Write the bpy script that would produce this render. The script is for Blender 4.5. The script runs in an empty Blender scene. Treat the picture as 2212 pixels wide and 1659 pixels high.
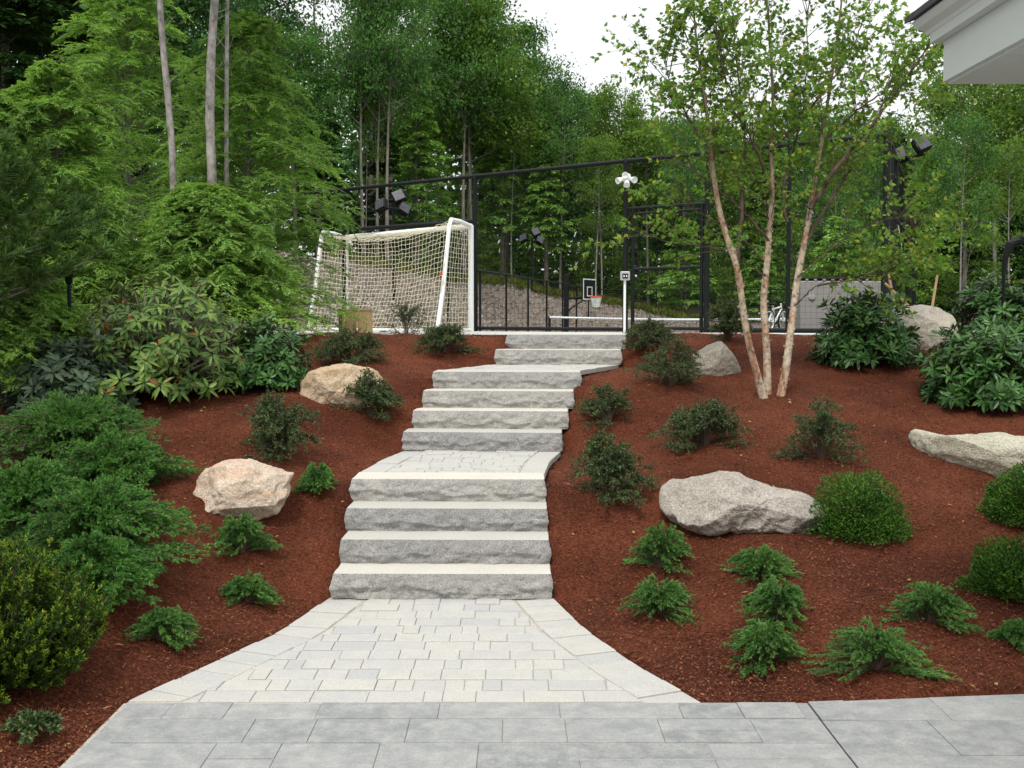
import bpy, math, random
import numpy as np
from math import radians as R_, sin, cos, pi

rng = np.random.default_rng(11)
random.seed(11)
C = bpy.context.scene
COL = C.collection

# ---------------------------------------------------------------- camera
EYE = 1.95
PITCH = math.atan(148 / 2400)
cam_d = bpy.data.cameras.new("camera")
cam = bpy.data.objects.new("camera", cam_d)
COL.objects.link(cam)
cam.location = (0, 0, EYE)
cam.rotation_euler = (pi / 2 - PITCH, 0, 0)
cam_d.sensor_width = 36
cam_d.lens = 2400 / 2272 * 36
cam_d.clip_end = 800
C.camera = cam
# ---------------------------------------------------------------- sky and sun (overcast)
SUN_EL, SUN_AZ = R_(58), R_(200)
w = bpy.data.worlds.new("World")
C.world = w
w.use_nodes = True
nt = w.node_tree
bg = nt.nodes["Background"]
sky = nt.nodes.new("ShaderNodeTexSky")
sky.sky_type = 'NISHITA'
sky.sun_disc = False
sky.sun_elevation = SUN_EL
sky.sun_rotation = SUN_AZ
sky.air_density = 1.0
sky.dust_density = 4.0
hs = nt.nodes.new("ShaderNodeHueSaturation")
hs.inputs['Saturation'].default_value = 0.22
nt.links.new(sky.outputs[0], hs.inputs['Color'])
mx = nt.nodes.new("ShaderNodeMix")
mx.data_type = 'RGBA'
mx.inputs[0].default_value = 0.8
nt.links.new(hs.outputs[0], mx.inputs[6])
tc = nt.nodes.new("ShaderNodeTexCoord")
sp3 = nt.nodes.new("ShaderNodeSeparateXYZ")
nt.links.new(tc.outputs['Generated'], sp3.inputs[0])
mr = nt.nodes.new("ShaderNodeMapRange")
mr.inputs[1].default_value, mr.inputs[2].default_value = 0, 1
mr.inputs[3].default_value, mr.inputs[4].default_value = 6.8, 12.0
nt.links.new(sp3.outputs[2], mr.inputs[0])
cc3 = nt.nodes.new("ShaderNodeCombineColor")
for k3, f3 in enumerate((1.0, 1.02, 1.03)):
    mm3 = nt.nodes.new("ShaderNodeMath")
    mm3.operation = 'MULTIPLY'
    mm3.inputs[1].default_value = f3
    nt.links.new(mr.outputs[0], mm3.inputs[0])
    nt.links.new(mm3.outputs[0], cc3.inputs[k3])
nt.links.new(cc3.outputs[0], mx.inputs[7])
nt.links.new(mx.outputs[2], bg.inputs[0])
bg.inputs[1].default_value = 0.1
sd = bpy.data.lights.new("sun", 'SUN')
sd.energy = 1.6
sd.angle = R_(14)
sd.color = (1, 0.96, 0.9)
so = bpy.data.objects.new("sun", sd)
COL.objects.link(so)
so.rotation_euler = (pi / 2 - SUN_EL, 0, -SUN_AZ + pi)
so.location = (-10, -10, 30)
C.view_settings.view_transform = 'Standard'
C.view_settings.look = 'None'
C.view_settings.exposure = 0.6
C.view_settings.gamma = 1
C.cycles.max_bounces = 6
C.cycles.transparent_max_bounces = 8

# ---------------------------------------------------------------- helpers: projection
FD = 2400 * 2212 / 2272
CX, CY = 1106.0, 829.5


def ray(u, v):
    a, b = (u - CX) / FD, -(v - CY) / FD
    y = cos(PITCH) + b * sin(PITCH)
    z = -sin(PITCH) + b * cos(PITCH)
    return a / y, z / y          # x and z per metre of y


def at(u, v, y):
    a, b = ray(u, v)
    return np.array((a * y, y, EYE + b * y))


# ---------------------------------------------------------------- noise
_P = np.random.default_rng(3).random(4096)


def _h(i, j, k):
    n = (i * 73856093) ^ (j * 19349663) ^ (k * 83492791)
    n = (n ^ (n >> 13)) * 1274126177
    return _P[(n ^ (n >> 16)) & 4095]


def vn(p):
    p = np.asarray(p, float)
    i = np.floor(p).astype(np.int64)
    f = p - i
    f = f * f * (3 - 2 * f)
    o = 0
    for a in (0, 1):
        for b in (0, 1):
            for c in (0, 1):
                ww = (f[..., 0] if a else 1 - f[..., 0]) * (f[..., 1] if b else 1 - f[..., 1]) * (f[..., 2] if c else 1 - f[..., 2])
                o = o + ww * _h(i[..., 0] + a, i[..., 1] + b, i[..., 2] + c)
    return o * 2 - 1


def fbm(p, o=4):
    s, a = 0, 1
    p = np.asarray(p, float)
    for k in range(o):
        s = s + a * vn(p)
        p = p * 2.03 + 17.3
        a *= .5
    return s


def sstep(a, b, x):
    t = np.clip((x - a) / (b - a), 0, 1)
    return t * t * (3 - 2 * t)


def unit(a):
    return a / (np.linalg.norm(a, axis=-1, keepdims=True) + 1e-9)


# ---------------------------------------------------------------- helpers: meshes
class MB:
    def __init__(s):
        s.v, s.f, s.m, s.n = [], [], [], 0

    def add(s, v, f, mat=0):
        v = np.asarray(v, float).reshape(-1, 3)
        f = np.asarray(f, np.int64)
        if len(f) == 0:
            return
        s.v.append(v)
        s.f.append(f + s.n)
        s.m.append(np.full(len(f), mat, np.int32))
        s.n += len(v)

    def poly(s, pts, mat=0):
        s.add(pts, [list(range(len(pts)))], mat)

    def box(s, c, d, mat=0, rz=0, bev=0.0, tilt=None):
        x, y, z = [k / 2 for k in d]
        if bev:
            b = min(bev, x * .9, y * .9, z * .9)
            vs = []
            for sx in (-1, 1):
                for sy in (-1, 1):
                    for sz in (-1, 1):
                        vs += [(sx * (x - b), sy * (y - b), sz * z), (sx * (x - b), sy * y, sz * (z - b)), (sx * x, sy * (y - b), sz * (z - b))]
            I = lambda a, b_, c_, k: ((a * 2 + b_) * 2 + c_) * 3 + k
            q, t = [], []
            q += [[I(0, 0, c_, 0), I(1, 0, c_, 0), I(1, 1, c_, 0), I(0, 1, c_, 0)][::(1 if c_ else -1)] for c_ in (0, 1)]
            q += [[I(0, c_, 0, 1), I(1, c_, 0, 1), I(1, c_, 1, 1), I(0, c_, 1, 1)][::(-1 if c_ else 1)] for c_ in (0, 1)]
            q += [[I(c_, 0, 0, 2), I(c_, 1, 0, 2), I(c_, 1, 1, 2), I(c_, 0, 1, 2)][::(1 if c_ else -1)] for c_ in (0, 1)]
            for e in (0, 1):
                for g in (0, 1):
                    sg = 1 if e == g else -1
                    q.append([I(0, e, g, 0), I(0, e, g, 1), I(1, e, g, 1), I(1, e, g, 0)][::sg])
                    q.append([I(e, 0, g, 0), I(e, 1, g, 0), I(e, 1, g, 2), I(e, 0, g, 2)][::sg])
                    q.append([I(e, g, 0, 1), I(e, g, 0, 2), I(e, g, 1, 2), I(e, g, 1, 1)][::sg])
                    for h in (0, 1):
                        t.append([I(e, g, h, 0), I(e, g, h, 2), I(e, g, h, 1)])
            V = np.array(vs)
        else:
            V = np.array([(i * x, j * y, k * z) for i in (-1, 1) for j in (-1, 1) for k in (-1, 1)])
            q = [[0, 1, 3, 2], [4, 6, 7, 5], [0, 4, 5, 1], [2, 3, 7, 6], [0, 2, 6, 4], [1, 5, 7, 3]]
            t = []
        if tilt is not None:
            V = V @ np.array(tilt).T
        if rz:
            c_, s_ = cos(rz), sin(rz)
            V = V @ np.array([[c_, -s_, 0], [s_, c_, 0], [0, 0, 1]]).T
        V = V + np.array(c)
        n0 = s.n
        s.add(V, q, mat)
        if t:
            s.f.append(np.array(t) + n0)
            s.m.append(np.full(len(t), mat, np.int32))

    def tubes(s, P, Rd, k=6, mat=0, cap=False):
        """P (B,n,3) polylines, Rd (B,n) radii"""
        P = np.asarray(P, float)
        if P.ndim == 2:
            P = P[None]
        Rd = np.broadcast_to(np.asarray(Rd, float), P.shape[:2])
        B, n, _ = P.shape
        T = np.gradient(P, axis=1)
        T = unit(T)
        mean = unit(P[:, -1] - P[:, 0])
        ref = np.where(np.abs(mean[:, 2:3]) > .8, np.array([[1., 0.1, 0]]), np.array([[0, 0.1, 1.]]))[:, None, :]
        A = unit(np.cross(T, ref))
        Bn = np.cross(T, A)
        th = np.arange(k) * 2 * pi / k
        ring = A[:, :, None, :] * np.cos(th)[None, None, :, None] + Bn[:, :, None, :] * np.sin(th)[None, None, :, None]
        V = P[:, :, None, :] + ring * Rd[:, :, None, None]
        idx = np.arange(B * n * k).reshape(B, n, k)
        a = idx[:, :-1, :]
        b = np.roll(a, -1, axis=2)
        d = idx[:, 1:, :]
        c = np.roll(d, -1, axis=2)
        F = np.stack([a, b, c, d], -1).reshape(-1, 4)
        n0 = s.n
        s.add(V, F, mat)
        if cap:
            F2 = np.concatenate([idx[:, 0, ::-1], idx[:, -1, :]])
            s.f.append(F2 + n0)
            s.m.append(np.full(len(F2), mat, np.int32))

    def bar(s, a, b, r, k=8, mat=0):
        s.tubes(np.array([[a, b]], float), r, k, mat, True)

    def lathe(s, prof, c=(0, 0, 0), k=16, mat=0, axis=None):
        prof = np.array(prof, float)
        th = np.arange(k) * 2 * pi / k
        V = np.stack([prof[:, None, 0] * np.cos(th), prof[:, None, 0] * np.sin(th), np.broadcast_to(prof[:, None, 1], (len(prof), k))], -1)
        if axis is not None:
            z = unit(np.array(axis, float))
            x = unit(np.cross(z, (0.123, 1, 0.2)))
            y = np.cross(z, x)
            V = V[..., 0:1] * x + V[..., 1:2] * y + V[..., 2:3] * z
        V = V + np.array(c)
        idx = np.arange(len(prof) * k).reshape(len(prof), k)
        a = idx[:-1]
        b = np.roll(a, -1, 1)
        d = idx[1:]
        cc = np.roll(d, -1, 1)
        s.add(V, np.stack([a, b, cc, d], -1).reshape(-1, 4), mat)

    def leaves(s, P, D, N, L, W, mat=0, fold=.18, shape=.45):
        """diamond leaves, one island each"""
        n = len(P)
        D = unit(D)
        S = unit(np.cross(D, N))
        N = np.cross(S, D)
        L = np.broadcast_to(L, n)[:, None]
        W = np.broadcast_to(W, n)[:, None]
        mid = P + D * L * shape
        V = np.stack([P, mid + S * W * .5 + N * W * fold, P + D * L, mid - S * W * .5 + N * W * fold], 1)
        i = np.arange(n)[:, None] * 4
        s.add(V, np.concatenate([i, i + 1, i + 2, i + 3], 1), mat)

    def broad(s, P, D, N, L, W, mat=0, fold=.12, curl=.12):
        """elliptic leaves with a midrib, eight vertices"""
        n = len(P)
        D = unit(D)
        S = unit(np.cross(D, N))
        N = np.cross(S, D)
        L = np.broadcast_to(L, n)[:, None]
        W = np.broadcast_to(W, n)[:, None]
        a = P + D * L * .3
        b = P + D * L * .72 - N * L * curl * .5
        t = P + D * L - N * L * curl * 1.3
        up = N * W * fold
        V = np.stack([P, a + S * W * .46 + up, b + S * W * .4 + up, t, b - S * W * .4 + up, a - S * W * .46 + up, a, b], 1)
        i = np.arange(n)[:, None] * 8
        q = np.concatenate([np.concatenate([i + 6, i + 1, i + 2, i + 7], 1), np.concatenate([i + 5, i + 6, i + 7, i + 4], 1)])
        t3 = np.concatenate([np.concatenate(z, 1) for z in ([i, i + 1, i + 6], [i, i + 6, i + 5], [i + 7, i + 2, i + 3], [i + 7, i + 3, i + 4])])
        n0 = s.n
        s.add(V, q, mat)
        s.f.append(t3 + n0)
        s.m.append(np.full(len(t3), mat, np.int32))

    def mesh(s, name, mats, smooth=False):
        me = bpy.data.meshes.new(name)
        V = np.concatenate(s.v)
        loops = np.concatenate([f.ravel() for f in s.f]).astype(np.int32)
        tot = np.concatenate([np.full(len(f), f.shape[1], np.int32) for f in s.f])
        st = np.concatenate([[0], np.cumsum(tot)[:-1]]).astype(np.int32)
        me.vertices.add(len(V))
        me.vertices.foreach_set("co", V.astype(np.float32).ravel())
        me.loops.add(len(loops))
        me.loops.foreach_set("vertex_index", loops)
        me.polygons.add(len(tot))
        me.polygons.foreach_set("loop_start", st)
        me.polygons.foreach_set("material_index", np.concatenate(s.m))
        me.polygons.foreach_set("use_smooth", np.full(len(tot), smooth))
        me.update(calc_edges=True)
        me.validate()
        for m in (mats if isinstance(mats, (list, tuple)) else [mats]):
            me.materials.append(m)
        return me

    def build(s, name, mats, parent=None, loc=(0, 0, 0), smooth=False):
        return link(name, s.mesh(name, mats, smooth), parent, loc)


def link(name, me, parent=None, loc=(0, 0, 0)):
    o = bpy.data.objects.new(name, me)
    COL.objects.link(o)
    if parent is not None:
        o.parent = parent
    o.location = loc
    return o


def tag(o, label, cat, group=None):
    o['label'] = label
    o['category'] = cat
    if group:
        o['group'] = group
    return o


def thing(name, label, cat, loc=(0, 0, 0), rz=0, group=None):
    o = bpy.data.objects.new(name, None)
    COL.objects.link(o)
    o.location = tuple(loc)
    o.rotation_euler = (0, 0, rz)
    o.empty_display_size = .1
    return tag(o, label, cat, group)


def struct(o, kind='structure'):
    o['kind'] = kind
    return o


def dup(root, loc, rz, sc, label):
    r = root.copy()
    COL.objects.link(r)
    r.location = tuple(loc)
    r.rotation_euler = (0, 0, rz)
    r.scale = sc
    r['label'] = label
    for ch in list(root.children):
        c = ch.copy()
        COL.objects.link(c)
        c.parent = r
    return r


# ---------------------------------------------------------------- materials
def new_mat(name):
    m = bpy.data.materials.new(name)
    m.use_nodes = True
    return m, m.node_tree, m.node_tree.nodes["Principled BSDF"]


def N(nt, typ, **kw):
    n = nt.nodes.new(typ)
    for k, v in kw.items():
        if k.startswith('i_'):
            n.inputs[k[2:].replace('_', ' ')].default_value = v
        else:
            setattr(n, k, v)
    return n


def ramp(nt, src, stops):
    r = nt.nodes.new("ShaderNodeValToRGB")
    el = r.color_ramp.elements
    while len(el) < len(stops):
        el.new(.5)
    for e, (p, c) in zip(el, stops):
        e.position = p
        e.color = (*c, 1) if len(c) == 3 else c
    nt.links.new(src, r.inputs[0])
    return r.outputs[0]


def mixc(nt, a, b, fac, mode='MIX'):
    m = nt.nodes.new("ShaderNodeMix")
    m.data_type = 'RGBA'
    m.blend_type = mode
    for sock, val in ((m.inputs[0], fac), (m.inputs[6], a), (m.inputs[7], b)):
        if hasattr(val, 'is_linked') or hasattr(val, 'links'):
            nt.links.new(val, sock)
        else:
            sock.default_value = (*val, 1) if isinstance(val, tuple) and len(val) == 3 else val
    return m.outputs[2]


def coord(nt, kind='Object'):
    return nt.nodes.new("ShaderNodeTexCoord").outputs[kind]


def noise(nt, co, scale, detail=4, rough=.55, out='Fac'):
    n = N(nt, "ShaderNodeTexNoise", i_Scale=scale, i_Detail=detail, i_Roughness=rough)
    nt.links.new(co, n.inputs['Vector'])
    return n.outputs[out]


def bump(nt, h, b, strength=.5, dist=.01):
    n = N(nt, "ShaderNodeBump", i_Strength=strength, i_Distance=dist)
    nt.links.new(h, n.inputs['Height'])
    nt.links.new(n.outputs[0], b.inputs['Normal'])


def leaf_mat(name, cols, trans=.25, rough=.5, spec=.35, back=None, clump=1.4):
    """cols: dark to light colours picked per leaf"""
    m, nt, b = new_mat(name)
    g = nt.nodes.new("ShaderNodeNewGeometry")
    st = [(i / max(1, len(cols) - 1), c) for i, c in enumerate(cols)]
    c1 = ramp(nt, g.outputs['Random Per Island'], st)
    nz = noise(nt, coord(nt), clump, 2)
    v = ramp(nt, nz, [(.3, (.62, .64, .66)), (.7, (1.25, 1.2, 1.05))])
    c2 = mixc(nt, c1, v, 1.0, 'MULTIPLY')
    if back:
        c2 = mixc(nt, c2, back, g.outputs['Backfacing'])
    nt.links.new(c2, b.inputs['Base Color'])
    b.inputs['Roughness'].default_value = rough
    b.inputs['Specular IOR Level'].default_value = spec * .55
    t = nt.nodes.new("ShaderNodeBsdfTranslucent")
    nt.links.new(mixc(nt, c2, (1.3, 1.35, .7), 1.0, 'MULTIPLY'), t.inputs[0])
    ms = nt.nodes.new("ShaderNodeMixShader")
    ms.inputs[0].default_value = trans
    nt.links.new(b.outputs[0], ms.inputs[1])
    nt.links.new(t.outputs[0], ms.inputs[2])
    nt.links.new(ms.outputs[0], nt.nodes["Material Output"].inputs[0])
    return m


def plain(name, col, rough=.5, metal=0, var=.12, scale=9, spec=.5, bumpy=0):
    m, nt, b = new_mat(name)
    nz = noise(nt, coord(nt), scale, 5)
    lo = tuple(c * (1 - var) for c in col)
    hi = tuple(min(1, c * (1 + var)) for c in col)
    nt.links.new(ramp(nt, nz, [(.3, lo), (.7, hi)]), b.inputs['Base Color'])
    b.inputs['Roughness'].default_value = rough
    b.inputs['Metallic'].default_value = metal
    b.inputs['Specular IOR Level'].default_value = spec
    if bumpy:
        bump(nt, noise(nt, coord(nt), scale * 6, 6), b, .5, bumpy)
    return m


def bark_mat(name, a, c, scale=6, stretch=.25):
    m, nt, b = new_mat(name)
    mp = N(nt, "ShaderNodeMapping")
    mp.inputs['Scale'].default_value = (1, 1, stretch)
    nt.links.new(coord(nt), mp.inputs[0])
    nz = noise(nt, mp.outputs[0], scale, 6, .65)
    nt.links.new(ramp(nt, nz, [(.35, a), (.65, c)]), b.inputs['Base Color'])
    b.inputs['Roughness'].default_value = .9
    b.inputs['Specular IOR Level'].default_value = .15
    bump(nt, nz, b, .6, .02)
    return m


M = {}
# mulch
m, nt, b = new_mat("mulch")
co = coord(nt)
n1 = noise(nt, co, 55, 6, .75)
n2 = noise(nt, co, 1.3, 3)
c1 = ramp(nt, n1, [(.28, (.03, .011, .007)), (.5, (.115, .034, .017)), (.75, (.25, .09, .047))])
c1 = mixc(nt, c1, ramp(nt, n2, [(.3, (.68, .66, .66)), (.7, (1.5, 1.46, 1.42))]), 1.0, 'MULTIPLY')
nt.links.new(c1, b.inputs['Base Color'])
b.inputs['Roughness'].default_value = .95
b.inputs['Specular IOR Level'].default_value = .1
bump(nt, n1, b, 1.0, .03)
M['mulch'] = m
m, nt, b = new_mat("mulch_chip")
g = nt.nodes.new("ShaderNodeNewGeometry")
nt.links.new(ramp(nt, g.outputs['Random Per Island'], [(0, (.035, .013, .008)), (.5, (.128, .039, .02)), (.88, (.185, .062, .031)), (1, (.32, .15, .08))]), b.inputs['Base Color'])
b.inputs['Roughness'].default_value = .9
b.inputs['Specular IOR Level'].default_value = .15
M['chip'] = m


def stone_mat(name, base, warm, dark, speck=.8, sc=1.0, bd=.012, strata=None):
    m, nt, b = new_mat(name)
    co = coord(nt)
    big = noise(nt, co, 2.2 * sc, 5, .6)
    fine = noise(nt, co, 75 * sc, 3, .7)
    med = noise(nt, co, 12 * sc, 6, .68)
    c = ramp(nt, big, [(.32, base), (.68, warm)])
    c = mixc(nt, c, dark, ramp(nt, med, [(.5, (0, 0, 0)), (.8, (.75, .75, .75))]))
    if strata:
        mp = N(nt, "ShaderNodeMapping")
        mp.inputs['Scale'].default_value = (1.2, 1.2, 9)
        mp.inputs['Rotation'].default_value = (.2, .25, 0)
        nt.links.new(co, mp.inputs[0])
        c = mixc(nt, c, strata, ramp(nt, noise(nt, mp.outputs[0], 2.4, 5, .7), [(.48, (0, 0, 0)), (.7, (.9, .9, .9))]))
    c = mixc(nt, c, ramp(nt, fine, [(.3, (.45, .45, .45)), (.5, (1, 1, 1)), (.72, (1.45, 1.45, 1.45))]), speck, 'MULTIPLY')
    if speck > .5:
        vo = N(nt, "ShaderNodeTexVoronoi", i_Scale=140.0 * sc ** .5)
        nt.links.new(co, vo.inputs['Vector'])
        sx = N(nt, "ShaderNodeSeparateColor")
        nt.links.new(vo.outputs['Color'], sx.inputs[0])
        c = mixc(nt, c, ramp(nt, sx.outputs[0], [(.12, (.35, .35, .36)), (.2, (1, 1, 1)), (.85, (1, 1, 1)), (.93, (1.6, 1.6, 1.58))]), .5 if 'granite' in name else .3, 'MULTIPLY')
    if 'granite' in name:
        oi = nt.nodes.new("ShaderNodeObjectInfo")
        c = mixc(nt, c, ramp(nt, oi.outputs['Random'], [(0, (.86, .86, .87)), (.5, (1, .99, .97)), (1, (1.1, 1.08, 1.04))]), 1.0, 'MULTIPLY')
    nt.links.new(c, b.inputs['Base Color'])
    b.inputs['Roughness'].default_value = .88
    b.inputs['Specular IOR Level'].default_value = .25
    add = N(nt, "ShaderNodeMath", operation='ADD')
    nt.links.new(med, add.inputs[0])
    nt.links.new(fine, add.inputs[1])
    bump(nt, add.outputs[0], b, .8, bd)
    return m


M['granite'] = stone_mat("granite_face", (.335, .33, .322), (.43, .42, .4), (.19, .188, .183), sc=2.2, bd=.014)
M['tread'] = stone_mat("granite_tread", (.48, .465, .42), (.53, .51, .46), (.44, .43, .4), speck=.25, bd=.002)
M['rock_tan'] = stone_mat("tan_boulder_stone", (.42, .31, .2), (.52, .42, .3), (.26, .17, .1), strata=(.5, .3, .16), speck=.55)
M['rock_pink'] = stone_mat("pink_boulder_stone", (.48, .38, .29), (.58, .5, .4), (.36, .23, .15), strata=(.52, .31, .2), speck=.55)
M['rock_grey'] = stone_mat("grey_boulder_stone", (.37, .33, .28), (.5, .455, .4), (.2, .175, .145), bd=.025)
M['rock_pale'] = stone_mat("pale_boulder_stone", (.45, .43, .32), (.55, .52, .42), (.3, .29, .19), bd=.02)
M['rock_dull'] = stone_mat("dull_boulder_stone", (.3, .27, .23), (.4, .36, .29), (.2, .18, .15))


def paver_mat(name, stops, blotch, bd=.003, n1s=5, lo=.45, hi=.75, mx=.6):
    m, nt, b = new_mat(name)
    co = coord(nt)
    g = nt.nodes.new("ShaderNodeNewGeometry")
    c = ramp(nt, g.outputs['Random Per Island'], stops)
    n1 = noise(nt, co, n1s, 8, .74)
    n2 = noise(nt, co, 90, 3, .7)
    c = mixc(nt, c, blotch, ramp(nt, n1, [(lo, (0, 0, 0)), (hi, (mx, mx, mx))]))
    c = mixc(nt, c, ramp(nt, n2, [(.3, (.82, .82, .82)), (.7, (1.1, 1.1, 1.1))]), 1., 'MULTIPLY')
    nt.links.new(c, b.inputs['Base Color'])
    b.inputs['Roughness'].default_value = .85
    b.inputs['Specular IOR Level'].default_value = .25
    bump(nt, n2, b, .5, bd)
    return m


M['paver'] = paver_mat("walk_paver", [(0, (.405, .403, .395)), (.3, (.45, .44, .41)), (.7, (.475, .46, .42)), (1, (.43, .428, .415))], (.355, .355, .355), n1s=7)
M['patio'] = paver_mat("patio_paver", [(0, (.2, .208, .212)), (.5, (.238, .246, .247)), (1, (.275, .28, .277))], (.41, .41, .385), n1s=8, lo=.4, hi=.68, mx=.75)
M['joint'] = plain("joint_sand", (.38, .35, .3), .95, var=.2, scale=60)
M['concrete'] = plain("concrete", (.5, .49, .46), .9, var=.1, scale=6)
M['court'] = plain("court_surface", (.09, .11, .1), .9)
M['floor'] = plain("forest_floor", (.05, .045, .02), .95, var=.5, scale=2, bumpy=.05)
# gravel
m, nt, b = new_mat("gravel")
co = coord(nt)
vo = N(nt, "ShaderNodeTexVoronoi", i_Scale=9.0)
nt.links.new(co, vo.inputs['Vector'])
n1 = noise(nt, co, 26, 4, .8)
c = ramp(nt, n1, [(.3, (.09, .073, .06)), (.5, (.25, .205, .17)), (.68, (.48, .42, .36))])
c = mixc(nt, c, vo.outputs['Color'], .22, 'MULTIPLY')
nt.links.new(c, b.inputs['Base Color'])
b.inputs['Roughness'].default_value = .95
bump(nt, n1, b, 1., .08)
M['gravel'] = m
M['gravel_stone'] = paver_mat("gravel_stone", [(0, (.12, .1, .085)), (.5, (.28, .235, .195)), (1, (.5, .45, .39))], (.2, .17, .14))
M['black'] = plain("black_metal", (.006, .008, .008), .55, 0, .3, spec=.2)
M['white'] = plain("white_paint", (.78, .8, .78), .4, 0, .05)
M['rope'] = plain("net_rope", (.68, .63, .46), .8, 0, .1)
M['grey_plastic'] = plain("grey_plastic", (.25, .235, .22), .6, 0, .06)
M['wood'] = bark_mat("yellow_lumber", (.34, .25, .11), (.48, .37, .19), 9, .2)
M['stake'] = bark_mat("stake_wood", (.3, .2, .1), (.45, .32, .17), 9, .2)
M['orange'] = plain("rim_orange", (.6, .07, .03), .5)
M['lens'] = plain("lamp_lens", (.07, .07, .085), .3, 0, .3, spec=.25)
M['blue_tape'] = plain("white_tape", (.75, .77, .78), .7, 0, .05)
M['galv'] = plain("galvanised_metal", (.5, .52, .52), .4, .5, .08)
M['siding'] = plain("white_trim_paint", (.5, .54, .505), .55, 0, .03, 3)
M['shingle'] = plain("dark_shingle", (.035, .035, .037), .9, 0, .4, 30)
M['green_paint'] = plain("green_paint", (.01, .06, .055), .5)
M['rubber'] = plain("rubber", (.015, .015, .015), .8)
M['bark_grey'] = bark_mat("grey_bark", (.1, .085, .07), (.24, .215, .19))
M['bark_pale'] = bark_mat("pale_bark", (.13, .12, .105), (.32, .3, .27), 8, .6)
M['bark_dark'] = bark_mat("dark_bark", (.03, .025, .02), (.1, .085, .065))
M['bark_stem'] = bark_mat("stem_bark", (.14, .125, .105), (.3, .27, .23), 6, .3)
M['bark_bare'] = bark_mat("bare_trunk_bark", (.15, .135, .12), (.43, .4, .37), 11, .6)
M['twig'] = bark_mat("twig_bark", (.05, .035, .025), (.14, .1, .075), 12)
# river birch bark: pale tan skin with peeling rust coloured curls
m, nt, b = new_mat("river_birch_bark")
mp = N(nt, "ShaderNodeMapping")
mp.inputs['Scale'].default_value = (1, 1, .45)
nt.links.new(coord(nt), mp.inputs[0])
n1 = noise(nt, mp.outputs[0], 7, 6, .7)
n2 = noise(nt, coord(nt), 22, 5, .7)
c = ramp(nt, n1, [(.36, (.52, .45, .36)), (.52, (.46, .36, .26)), (.6, (.34, .17, .09)), (.7, (.13, .07, .045))])
c = mixc(nt, c, ramp(nt, n2, [(.35, (.3, .28, .26)), (.5, (.95, .93, .9)), (.68, (1.25, 1.24, 1.2))]), 1., 'MULTIPLY')
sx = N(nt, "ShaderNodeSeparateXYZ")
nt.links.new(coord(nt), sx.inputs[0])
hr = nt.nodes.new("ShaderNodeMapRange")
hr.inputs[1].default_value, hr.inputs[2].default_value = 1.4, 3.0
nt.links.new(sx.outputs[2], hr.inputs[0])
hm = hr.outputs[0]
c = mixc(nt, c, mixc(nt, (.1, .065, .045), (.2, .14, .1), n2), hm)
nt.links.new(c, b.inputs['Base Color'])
b.inputs['Roughness'].default_value = .8
bump(nt, n1, b, .8, .02)
M['birch'] = m
# leaves
M['hemlock'] = leaf_mat("hemlock_needles", [(0.108, 0.234, 0.061), (0.192, 0.372, 0.091), (0.289, 0.499, 0.121), (0.407, 0.594, 0.183)], .3, .6, .2, clump=1.2)
M['hemlock_tip'] = leaf_mat("hemlock_new_growth", [(0.169, 0.306, 0.070), (0.246, 0.404, 0.101), (0.323, 0.482, 0.152)], .35, .6, .2, clump=1.2)
M['juniper_tip'] = leaf_mat("juniper_tips", [(0.090, 0.228, 0.055), (0.150, 0.314, 0.083), (0.220, 0.380, 0.132)], .3, .6, .2, clump=4)
M['yew_tip'] = leaf_mat("yew_new_growth", [(.1, .18, .02), (.2, .29, .03), (.28, .36, .05)], .3, .5, .2, clump=4)
M['pine'] = leaf_mat("pine_needles", [(.04, .095, .024), (.075, .15, .035), (.12, .2, .045)], .15, .55, .25)
M['darkpine'] = leaf_mat("dark_conifer_needles", [(0.014, 0.041, 0.012), (0.029, 0.072, 0.017), (0.050, 0.108, 0.024)], .15, .6, .15)
M['broad1'] = leaf_mat("broadleaf_green", [(0.042, 0.123, 0.028), (0.076, 0.187, 0.043), (0.120, 0.255, 0.057)], .3, .5, .3, clump=.5)
M['broad2'] = leaf_mat("broadleaf_yellow_green", [(0.075, 0.154, 0.029), (0.120, 0.224, 0.035), (0.180, 0.287, 0.053)], .35, .5, .3, clump=.6)
M['broad3'] = leaf_mat("broadleaf_dark", [(0.022, 0.075, 0.021), (0.045, 0.123, 0.032), (0.080, 0.178, 0.048)], .25, .5, .3, clump=.5)
M['birchleaf'] = leaf_mat("birch_leaves", [(0.069, 0.169, 0.029), (0.115, 0.242, 0.040), (0.161, 0.301, 0.052), (0.115, 0.242, 0.040), (0.196, 0.326, 0.057), (0.103, 0.229, 0.040), (0.161, 0.301, 0.052), (0.230, 0.326, 0.057), (0.36, 0.36, 0.06)], .42, .45, .35, clump=2)
M['rhodo'] = leaf_mat("rhododendron_leaves", [(.024, .078, .018), (.042, .12, .026), (.078, .175, .04)], .12, .33, .5, (.07, .1, .05), 3)
M['rhodo_yellow'] = leaf_mat("rhododendron_yellow_leaves", [(0.053, 0.118, 0.025), (0.086, 0.171, 0.035), (0.131, 0.221, 0.045), (0.164, 0.235, 0.050)], .15, .38, .45, (.13, .15, .06), 3)
M['rhodo_blue'] = leaf_mat("rhododendron_dull_leaves", [(.03, .06, .03), (.055, .095, .055), (.09, .135, .08)], .12, .4, .4, (.1, .12, .08), 3)
M['dead_leaf'] = leaf_mat("dead_leaves", [(.2, .06, .01), (.38, .12, .02)], .2)
M['fallen'] = leaf_mat("fallen_leaf", [(.25, .12, .03), (.4, .3, .08), (.3, .26, .1)], .15)
M['copper'] = leaf_mat("copper_leaves", [(.06, .025, .012), (.12, .05, .02), (.05, .05, .02)], .2)
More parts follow.
